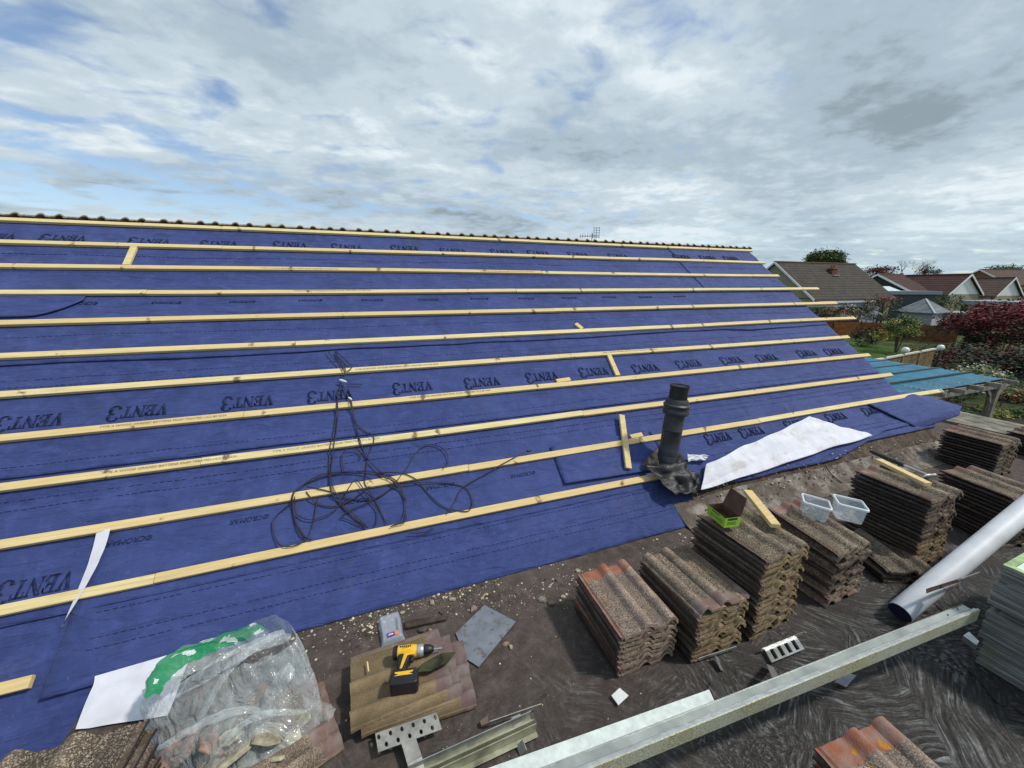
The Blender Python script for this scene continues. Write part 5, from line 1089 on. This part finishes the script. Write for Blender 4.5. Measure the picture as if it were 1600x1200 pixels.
# ---- leaves
def leafmat(name, *cols):
    def fn(t_, b):
        a = N(t_, 'Attribute', attribute_name='tint'); st = [(i/(len(cols)-1), c) for i, c in enumerate(cols)]
        L(t_, ramp(t_, a.outputs['Fac'], *st), b.inputs['Base Color']); b.inputs['Subsurface Weight'].default_value = 0
    return mat(name, fn, .7, .25)
LM = dict(green=leafmat('mid green leaves', (.018, .035, .010), (.05, .085, .022), (.10, .15, .045)), dark=leafmat('dark leaves', (.007, .013, .008), (.018, .028, .016), (.04, .055, .03)),
 red=leafmat('deep red leaves', (.05, .012, .014), (.16, .022, .030), (.30, .06, .06)), yel=leafmat('yellow green leaves', (.09, .11, .02), (.24, .25, .05), (.42, .40, .12)),
 lime=leafmat('light green leaves', (.06, .09, .02), (.15, .20, .06), (.30, .34, .15)), white=leafmat('cream blossom', (.40, .38, .28), (.55, .53, .42), (.70, .68, .58)),
 pink=leafmat('pink blossom', (.18, .03, .05), (.36, .08, .12), (.45, .2, .2)), brown=leafmat('bronze leaves', (.06, .04, .02), (.13, .08, .045), (.2, .14, .08)), orange=leafmat('orange blossom', (.25, .05, .015), (.42, .10, .03), (.5, .2, .05)), maroon=leafmat('maroon leaves', (.035, .008, .010), (.09, .018, .020), (.15, .04, .035)))
def crown(parent, c, r, n, ls, mats, seed=1, top=None, hollow=.35, name='crown', lump=.35, flat=None):
    """leaf clumps through the volume; mats: [(key, weight)], top: key used more towards the top"""
    rd_ = random.Random(seed); vs = []; fs = []; mi = []; tint = []; keys = [k for k, _ in mats]+([top] if top else []); W_ = [w for _, w in mats]; c = Vector(c)
    ncl = max(6, n//26)
    for _ in range(ncl):
        while True:
            d = Vector((rd_.gauss(0, 1), rd_.gauss(0, 1), rd_.gauss(0, 1))).normalized(); rr = rd_.uniform(hollow, 1)**.6
            if d.z > -.75: break
        L_ = 1+lump*noise.noise(d*1.9+Vector((seed*3.3, 0, 0)))*1.5
        q = Vector((d.x*r[0], d.y*r[1], d.z*r[2]))*rr*L_; k = keys.index(rd_.choices(keys[:len(mats)], W_)[0])
        if top and rd_.random() < max(0, (q.z/r[2]+.25)*1.1): k = len(keys)-1
        t0 = rd_.random(); cr_ = ls*rd_.uniform(2.2, 4.2)
        for _ in range(26):
            p = c+q+Vector((rd_.gauss(0, 1), rd_.gauss(0, 1), rd_.gauss(0, .7)))*cr_*.55; a = Vector((rd_.gauss(0, 1), rd_.gauss(0, 1), rd_.gauss(0, .6))).normalized(); b = a.orthogonal().normalized().lerp(a.cross(Vector((0, 0, 1))), .5).normalized(); s = ls*rd_.uniform(.5, 1.15); i = len(vs)
            vs += [p-a*s, p+b*s*.5, p+a*s, p-b*s*.5]; fs.append((i, i+1, i+2, i+3)); mi.append(k); tint.append(min(1, max(0, t0*.6+rd_.random()*.4)))
    me = mesh(name, vs, fs, [LM[k] for k in keys], False, mi); at = me.attributes.new('tint', 'FLOAT', 'FACE'); at.data.foreach_set('value', tint)
    return lc(link(name, me), parent)
bark = simple('bark', (.10, .08, .06), .95, .1, var=.3, scale=10, kind='World')
def plant(name, px, py, D, rpx, n, ls, mats, label, cat, top=None, seed=1, ground=None, trunk=True, zc=None, group=None, lump=.35, stems=4, depth=1.):
    c = DP(px, py, D); r = (rpx[0]/F_PX*D*.85, rpx[0]/F_PX*D*.85*depth, rpx[1]/F_PX*D); t = empty(name, (c.x, c.y, GZ), label, cat, group)
    mb = MB(); rd_ = random.Random(seed)
    if trunk:
        for k in range(stems):
            a = rd_.uniform(0, 6.3); e = c+Vector((math.cos(a)*r[0]*.45, math.sin(a)*r[1]*.45, r[2]*.2)); b0 = Vector((c.x+.05*math.cos(a), c.y+.05*math.sin(a), GZ-.05)); m_ = b0.lerp(e, .5)+Vector((0, 0, .15*(e.z-GZ)))*.5
            w = max(.02, .022*(c.z-GZ)); mb.tube([b0, m_, e], [w, w*.7, w*.25], 6)
        lc(mb.build('trunk', bark), t)
    crown(t, c, r, n, ls, mats, seed, top, lump=lump); return t
plant('red_leaved_shrub', 1578, 512, 21, (84, 48), 15000, .095, [('dark', 5), ('maroon', 2), ('red', .8), ('white', .22)], 'large shrub with deep red leaves and cream flower heads at the right edge', 'shrub', top='red', seed=3)
plant('dark_shrub', 1505, 566, 19, (75, 24), 5200, .09, [('dark', 7), ('maroon', 4)], 'very dark shrub below the red leaved one, behind the teal pergola roof', 'shrub', seed=5)
plant('dark_shrub', 1590, 575, 18, (50, 26), 3600, .09, [('dark', 8), ('green', .6)], 'dark shrub at the right edge above the flower bed', 'shrub', seed=6)
plant('flowering_shrub', 1530, 583, 14.5, (30, 11), 1500, .06, [('lime', 3), ('white', 2.4), ('green', 2)], 'light green shrub with cream blossom behind the pergola corner', 'shrub', seed=8)
plant('flowering_shrub', 1567, 607, 12.5, (13, 12), 600, .05, [('lime', 2), ('white', 1), ('green', 2)], 'small pale shrub right of the pergola post', 'shrub', seed=9)
plant('small_tree', 1409, 512, 24, (27, 17), 2600, .075, [('lime', 4), ('yel', 2), ('green', 2)], 'small pale green tree with bare forked trunk in front of the panel fence', 'tree', seed=11, stems=5)
plant('golden_shrub', 1379, 523, 26, (19, 9), 800, .07, [('yel', 3), ('orange', .6), ('green', 1)], 'low golden shrub at the foot of the panel fence', 'shrub', seed=12, trunk=False)
plant('dark_shrub', 1350, 527, 27, (22, 14), 1100, .08, [('dark', 5), ('green', 1)], 'dark rounded shrub left of the golden shrub by the fence', 'shrub', seed=13, trunk=False)
plant('flowering_hedge', 1308, 487, 32.5, (38, 11), 2300, .075, [('brown', 3), ('lime', 1.5), ('white', 1.2), ('dark', 2), ('pink', .5)], 'bronze hedge with pale blossom showing between the batten ends', 'hedge', seed=14)
plant('pink_tipped_shrub', 1372, 479, 36, (27, 17), 2200, .09, [('green', 3), ('brown', 2), ('dark', 2)], 'bushy shrub tipped with pink blossom left of the summerhouse', 'shrub', top='brown', seed=15)
plant('pink_tipped_shrub', 1386, 467, 36.5, (12, 6), 500, .08, [('pink', 3), ('brown', 1)], 'pink blossom bush just above the shrub left of the summerhouse', 'shrub', seed=16)
plant('dark_shrub', 1366, 497, 34, (30, 9), 1100, .08, [('dark', 6), ('white', .35)], 'dark shrub with white flowers above the panel fence', 'shrub', seed=17)
plant('clipped_bush', 1481, 473, 38.5, (22, 13), 1700, .09, [('green', 4), ('dark', 3)], 'dense green bush right of the summerhouse roof', 'shrub', seed=18)
plant('dark_shrub', 1494, 504, 32, (16, 13), 1300, .09, [('dark', 4), ('green', 2)], 'dark shrub filling the gap right of the summerhouse', 'shrub', seed=19)
plant('yellow_shrub', 1553, 645, 12.5, (20, 9), 900, .045, [('yel', 5), ('lime', 2)], 'low yellow green shrub just right of the pergola post', 'shrub', seed=20, trunk=False)
for i, (x, y, D, rx, ry, mm, lb) in enumerate(((1470, 628, 14.5, 30, 16, [('green', 3), ('dark', 5), ('brown', 1)], 'leafy plants under the pergola left of the post'), (1500, 608, 15.5, 26, 14, [('green', 2), ('dark', 4), ('white', .5)], 'darker plants with pale stems under the pergola roof'), (1585, 625, 14, 26, 18, [('dark', 3), ('green', 3), ('orange', .9)], 'plants with orange red flowers at the right edge'), (1590, 655, 12.5, 24, 16, [('green', 5), ('dark', 2), ('lime', 1)], 'fresh green plants at the right edge behind the far tiles'), (1565, 600, 16.5, 30, 14, [('dark', 4), ('green', 3)], 'mid green plants behind the pergola post'), (1515, 650, 12.5, 22, 9, [('green', 3), ('dark', 3)], 'low plants at the foot of the pergola post'))):
    plant('garden_plant', x, y, D, (rx, ry), 1500, .06, mm, lb, 'plant', seed=30+i, trunk=False)
# ---- summerhouse
K1 = DP(1452, 515, 33.2); K0 = DP(1396, 515, 35.8); K2_ = DP(1474, 515, 34.6); zE_ = -.52
t = empty('summerhouse', (K1.x, K1.y, GZ), 'grey boarded summerhouse with a hipped grey roof behind the fence', 'summerhouse')
for P_ in (K0, K1, K2_): P_.z = GZ
dxs = K0-K1; dys = K2_-K1
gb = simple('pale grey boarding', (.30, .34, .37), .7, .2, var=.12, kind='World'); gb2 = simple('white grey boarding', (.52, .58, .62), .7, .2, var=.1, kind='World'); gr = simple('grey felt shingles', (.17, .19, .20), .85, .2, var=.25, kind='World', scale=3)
corners = [K0, K1, K2_, K0+dys]
for i in range(4):
    a, b = corners[i], corners[(i+1) % 4]; nb_ = 12; mb = MB(); inn = (sum(corners, Vector())/4-(a+b)/2).normalized()*.04
    for k in range(nb_):
        z0 = GZ+(zE_-GZ)*k/nb_; z1 = GZ+(zE_-GZ)*(k+.93)/nb_; mb.prism([Vector((a.x, a.y, z0)), Vector((b.x, b.y, z0)), Vector((b.x, b.y, z1))+inn*.3, Vector((a.x, a.y, z1))+inn*.3], inn)
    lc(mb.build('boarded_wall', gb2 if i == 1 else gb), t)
ctr = sum(corners, Vector())/4; ov = [c+(c-ctr)*.13 for c in corners]; apx = ctr+Vector((0, 0, .55-GZ)); apx.z = .62
for i in range(4):
    a, b = ov[i].copy(), ov[(i+1) % 4].copy(); a.z = b.z = zE_; mb = MB(); mb.prism([a, b, apx], (0, 0, .05)); lc(mb.build('roof_slope', gr), t)
    mb = MB(); mb.bar(a+Vector((0, 0, .05)), apx+Vector((0, 0, .05)), .12, .06); lc(mb.build('hip_cap', simple('light grey cap', (.38, .41, .42), .7)), t)
w0 = K0.lerp(K1, .12); w1 = K0.lerp(K1, .3); off = Vector((-.03, -.03, 0)); mb = MB(); mb.prism([Vector((w0.x, w0.y, -1.6))+off, Vector((w1.x, w1.y, -1.6))+off, Vector((w1.x, w1.y, -.8))+off, Vector((w0.x, w0.y, -.8))+off], (.04, .04, 0)); lc(mb.build('window', simple('dark pane', (.05, .06, .07), .15, .6)), t)
# ---- houses
WH = simple('white painted board', (.74, .75, .74), .6, .3, var=.05, kind='World')
def rtile(name, c1, c2):
    def fn(t_, b):
        v = coord(t_, 'World'); w = N(t_, 'TexWave', i_Scale=1.25, bands_direction='Z', i_Distortion=.3); L(t_, v, w.inputs['Vector']); n = noi(t_, v, 1.6, 7, .7)
        c = ramp(t_, n, (.3, c1), (.7, c2)); c = mixc(t_, ramp(t_, w.outputs['Fac'], (.02, .6), (.2, 0.)), c, tuple(x*.4 for x in c1)); L(t_, c, b.inputs['Base Color']); bump(t_, b, w.outputs['Fac'], .5, .05)
    return mat(name, fn, .9, .15)
RG = rtile('grey brown roof tiles', (.050, .044, .040), (.095, .082, .070)); RR = rtile('plum roof tiles', (.060, .034, .032), (.098, .056, .051)); RB = rtile('brown roof tiles', (.08, .055, .045), (.14, .095, .075))
def bung(A, d, Lr, hw, rise, label, roofm, gable_m, wall_m, windows=True, chim=None, barge=.22, rear_hip=False):
    d = Vector(d).normalized(); p = Vector((d.y, -d.x, 0)); A = Vector(A); B = A+d*Lr; ze = A.z-rise
    t = empty('bungalow', (A.x, A.y, GZ), label, 'house'); dz = Vector((0, 0, -rise)); th = Vector((0, 0, .12))
    for s in (1, -1):
        f_ = 1.06; mb = MB(); a, b, c, e = A-d*.25, B+d*.25, B+d*.25+p*s*hw*f_+dz*f_, A-d*.25+p*s*hw*f_+dz*f_; mb.prism([a, b, c, e], th); lc(mb.build('roof_slope', roofm), t)
        mb = MB(); mb.prism([a-d*.06+Vector((0, 0, .15)), e-d*.06+Vector((0, 0, .15)), e-d*.06+Vector((0, 0, .15-barge)), a-d*.06+Vector((0, 0, .15-barge))], d*.055); lc(mb.build('barge_board', WH), t)
    mb = MB(); g = A+Vector((0, 0, -.05)); mb.prism([g, g+p*hw+dz, g-p*hw+dz], B-A); lc(mb.build('gable', gable_m), t)
    mb = MB(); q = [A+p*hw*.97, A-p*hw*.97]; mb.prism([Vector((q[0].x, q[0].y, GZ)), Vector((q[1].x, q[1].y, GZ)), Vector((q[1].x, q[1].y, ze+.02)), Vector((q[0].x, q[0].y, ze+.02))], B-A); lc(mb.build('wall', wall_m), t)
    mb = MB(); mb.bar(A-d*.25+Vector((0, 0, .16)), B+d*.25+Vector((0, 0, .16)), .22, .1); lc(mb.build('ridge_tiles', simple('orange ridge', (.22, .12, .07), .9)), t)
    if windows:
        for k in range(3):
            c = A+d*(Lr*(k+.5)/3)+p*(hw*.97+.02); c.z = (GZ+ze)/2+.2; mb = MB(); mb.bar(c-d*.7, c+d*.7, .06, 1.1); w = lc(mb.build('window', WH), t)
            mb = MB(); mb.bar(c-d*.6+p*.02, c+d*.6+p*.02, .05, .9); lc(mb.build('window_pane', simple('pane', (.04, .05, .06), .1, .6)), t)
    if chim:
        for u, off_, h in chim:
            c = A+d*u+p*off_+dz*(abs(off_)/hw)-Vector((0, 0, .25)); ck = simple('red brick', (.17, .075, .05), .9, .1, var=.3, kind='World', scale=4); mb = MB(); mb.box(c+Vector((0, 0, h/2)), (.75, .55, h)); ch = lc(mb.build('chimney', ck), t)
            mb = MB(); mb.box(c+Vector((0, 0, h+.05)), (.85, .65, .1)); 
            for s in (-1, 1): mb.tube([c+Vector((.2*s, 0, h+.1)), c+Vector((.2*s, 0, h+.4))], .1, 8)
            lc(mb.build('chimney_pot', simple('pot clay', (.25, .13, .08), .8)), t); mb = MB(); mb.box(c+Vector((0, -.1, .1)), (1.0, .9, .1)); lc(mb.build('flashing', simple('lead', (.35, .36, .38), .6)), t)
    return t
cream = simple('cream brick', (.33, .30, .21), .9, .1, var=.15, kind='World', scale=6)
bung(DP(1213, 411, 40), (1, 0, 0), 12.6, 4.3, 3.5, 'grey tiled bungalow with white barge boards and cream gable behind the batten ends', RG, cream, cream, chim=[(6.9, 1.3, .75)])
A_ = DP(1514, 430, 45); bung(A_, (.05, 1, 0), 13, 3.2, 2.2, 'plum roofed bungalow with the larger white triangular gable', RR, WH, cream, chim=[(6.0, -.8, .8)])
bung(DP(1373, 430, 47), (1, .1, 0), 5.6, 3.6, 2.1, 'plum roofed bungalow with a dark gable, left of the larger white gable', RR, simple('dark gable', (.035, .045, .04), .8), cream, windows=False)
bung(DP(1583, 435, 52), (.05, 1, 0), 11, 3.0, 2.3, 'brown roofed bungalow with the smaller white gable, near the right edge', RB, WH, cream)
bung(DP(1533, 422, 70), (1, -.25, 0), 22, 4.5, 2.6, 'long distant house with a brick gable and a row of white windows', RB, simple('orange brick', (.26, .12, .07), .9), cream, windows=True)
def boxh(name, a, b, dep, z0, z1, label, cat, wm, rm, fascia=.25):
    a = Vector(a); b = Vector(b); a.z = b.z = 0; d = (b-a).normalized(); p = Vector((-d.y, d.x, 0)); 
    if p.dot(a-EYE) < 0: p = -p
    t = empty(name, (a.x, a.y, GZ), label, cat)
    mb = MB(); mb.prism([a+Vector((0, 0, z0)), b+Vector((0, 0, z0)), b+Vector((0, 0, z1-fascia)), a+Vector((0, 0, z1-fascia))], p*dep); lc(mb.build('wall', wm), t)
    mb = MB(); mb.prism([a-p*.15-d*.15+Vector((0, 0, z1-fascia)), b-p*.15+d*.15+Vector((0, 0, z1-fascia)), b-p*.15+d*.15+Vector((0, 0, z1)), a-p*.15-d*.15+Vector((0, 0, z1))], p*(dep+.3)); lc(mb.build('flat_roof_slab', rm), t)
    return t, a, b, d, p
wr = simple('pale sheet roof', (.55, .58, .60), .6, .3, var=.1, kind='World'); gfr = simple('grey roof edge', (.30, .33, .35), .7, .2, kind='World')
t, a, b, d, p = boxh('lean_to', DP(1286, 468, 36.5), DP(1385, 468, 41), 3.0, GZ, .35, 'white roofed lean-to below the grey tiled bungalow', 'lean-to', simple('grey lilac wall', (.30, .32, .38), .8, kind='World'), wr, .18)
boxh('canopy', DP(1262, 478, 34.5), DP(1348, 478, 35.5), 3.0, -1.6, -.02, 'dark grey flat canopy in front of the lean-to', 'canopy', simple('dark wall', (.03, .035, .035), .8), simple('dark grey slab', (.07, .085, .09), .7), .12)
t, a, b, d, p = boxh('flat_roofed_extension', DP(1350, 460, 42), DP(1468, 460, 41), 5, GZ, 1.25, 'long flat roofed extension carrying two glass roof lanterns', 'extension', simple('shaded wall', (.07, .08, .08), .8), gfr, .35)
for k, f_ in enumerate((.18, .42)):
    c = a.lerp(b, f_)+p*1.5; mb = MB(); r = 1.0; q = [c+d*r+p*r*.8, c-d*r+p*r*.8, c-d*r-p*r*.8, c+d*r-p*r*.8]; q = [Vector((x.x, x.y, 1.26)) for x in q]; top_ = Vector((c.x, c.y, 1.75)); mb.add(q+[top_-d*.3, top_+d*.3], [(0, 5, 4, 1), (1, 4, 2), (2, 4, 5, 3), (3, 5, 0), (3, 2, 1, 0)])
    o = mb.build('roof_lantern', simple('lantern glass', (.62, .74, .74), .2, .6)); tag(o, 'glass roof lantern on the flat extension, the %s of two' % ('left' if k == 0 else 'right'), 'rooflight', 'roof lanterns')
t, a, b, d, p = boxh('garage_row', DP(1504, 470, 39), DP(1680, 478, 33), 6, GZ, .35, 'long low garage with a pale grey fascia above the red leaved shrub', 'garage', simple('buff wall', (.22, .18, .11), .9, var=.3, kind='World', scale=3), gfr, .42)
for k in range(3):
    c = a.lerp(b, .12+.2*k)-p*.02; mb = MB(); mb.bar(Vector((c.x, c.y, -1.2))-d*.8, Vector((c.x, c.y, -1.2))+d*.8, .06, 2.1); lc(mb.build('garage_door', simple('dark door', (.06, .07, .05), .8)), t)
boxh('shed', DP(1492, 487, 33), DP(1530, 489, 32), 2.5, GZ, -.42, 'low shed with a pale green flat roof left of the red leaved shrub', 'shed', simple('dark shed', (.03, .035, .03), .8), simple('pale green roof', (.34, .38, .33), .8), .12)
# ---- distant trees
plant('round_tree', 1290, 406, 78, (30, 13), 9000, .22, [('green', 6), ('dark', 1), ('lime', 1.2)], 'round green tree behind the grey tiled bungalow', 'tree', seed=41, lump=.08)
plant('maroon_tree', 1377, 425, 76, (17, 9), 1600, .20, [('maroon', 3), ('brown', 1)], 'dark red tree behind the plum roofed bungalows', 'tree', seed=42)
plant('maroon_tree', 1355, 424, 80, (12, 6), 500, .16, [('maroon', 2), ('brown', 1)], 'thin reddish tree left of the dark red tree', 'tree', seed=43)
plant('hedge_tree', 1569, 421, 88, (20, 5), 1400, .20, [('green', 3), ('dark', 3)], 'flat topped green trees above the distant house', 'tree', seed=44)
plant('conifer', 1447, 424, 90, (6, 9), 500, .22, [('dark', 4)], 'small dark conifer right of the bare tree', 'tree', seed=45)
plant('conifer', 1461, 427, 95, (5, 5), 350, .22, [('dark', 4)], 'second smaller dark conifer behind the chimney', 'tree', seed=46)
# bare tree
c = DP(1420, 418, 84); t = empty('bare_tree', (c.x, c.y, GZ), 'leafless tree on the skyline behind the plum roofs', 'tree'); mb = MB(); rd_ = random.Random(9)
def branch(p, d, ln, w, lv):
    q = p+d*ln; mb.tube([p, p.lerp(q, .5)+Vector((rd_.uniform(-.1, .1), rd_.uniform(-.1, .1), .05))*ln, q], [w, w*.8, w*.55], 4)
    if lv == 0: return
    for _ in range(3):
        nd = (d+Vector((rd_.gauss(0, .5), rd_.gauss(0, .5), rd_.gauss(.05, .35)))).normalized(); branch(q, nd, ln*rd_.uniform(.6, .8), w*.55, lv-1)
branch(Vector((c.x, c.y, GZ)), Vector((0, 0, 1)), 3.4, .22, 5); lc(mb.build('branches', simple('pale bark', (.16, .12, .09), .9)), t)
# skyline of woods far away
vs = []; mbk = None
t = empty('distant_woods', DP(1500, 440, 260), 'low dark line of distant trees on the horizon', 'trees')
t['kind'] = 'stuff'
rd_ = random.Random(4); vs = []; fs = []; tint = []; mi = []
for i in range(9000):
    a = rd_.uniform(-55, 75); az = R(a); Dd = 250+rd_.uniform(-25, 25); h = (5.5+5*abs(noise.noise(Vector((a*.35, 1, 1))))+3*noise.noise(Vector((a*1.4, 3, 1)))); z = GZ+rd_.random()*(h+1.5); p = Vector((math.sin(az+YAW)*Dd, math.cos(az+YAW)*Dd, z))
    a1 = Vector((rd_.gauss(0, 1), rd_.gauss(0, 1), rd_.gauss(0, 1))).normalized(); b1 = a1.orthogonal().normalized(); s = rd_.uniform(.7, 1.8); k = len(vs); vs += [p-a1*s, p+b1*s, p+a1*s, p-b1*s]; fs.append((k, k+1, k+2, k+3)); tint.append(rd_.random())
me = mesh('woods', vs, fs, [LM['dark']]); at = me.attributes.new('tint', 'FLOAT', 'FACE'); at.data.foreach_set('value', tint); bpy.data.objects.remove(t)
o = link('distant_woods', me); o['kind'] = 'stuff'; o['label'] = 'low dark line of distant trees on the horizon'; o['category'] = 'trees'
# ---- aerials
def aerial(px, py, D, size, label, base=GZ, ang=0., grp='television aerials', n=9, panel=True):
    p = DP(px, py, D); t = empty('aerial', (p.x, p.y, base), label, 'aerial', grp); al = simple('aerial metal', (.10, .10, .10), .6)
    d = (RT*math.cos(ang)+Vector((0, 0, math.sin(ang)))).normalized(); u = Vector((0, 0, 1)); w = max(.012, D*.0007)
    mb = MB(); mb.tube([(p.x, p.y, base), p+u*size*.15], w*1.3, 6); lc(mb.build('mast', al), t)
    mb = MB(); mb.tube([p-d*size*.6, p+d*size*.35], w, 5); bo = lc(mb.build('boom', al), t)
    mb = MB()
    for k in range(n): c = p-d*size*(.58-.85*k/n); v = (FW*.5+u*.25).normalized() if not panel else u; mb.tube([c-v*size*.10, c+v*size*.10], w*.7, 4)
    lc(mb.build('elements', al), t)
    if panel:
        mb = MB(); c = p+d*size*.2
        for k in range(5): mb.tube([c-d*size*.12+u*size*(k-.6)*.11, c+d*size*.18+u*size*(k-.6)*.11], w*.7, 4)
        for k in range(3): mb.tube([c+d*size*(k-.9)*.13-u*size*.1, c+d*size*(k-.9)*.13+u*size*.42], w*.7, 4)
        lc(mb.build('reflector', al), t)
aerial(925, 369, 16, .85, 'television aerial standing up behind the ridge of the blue roof', n=7)
aerial(1313, 398, 76, 2.0, 'aerial beside the round green tree', panel=False)
aerial(1549, 418, 72, 2.2, 'aerial left of the flat topped trees', panel=False); aerial(1583, 414, 74, 2.0, 'aerial right of the flat topped trees', panel=False)
for ob in bpy.data.objects:
    if 'label' in ob and len(ob['label'].split()) > 16: print('LONG', ob.name, ob['label'])
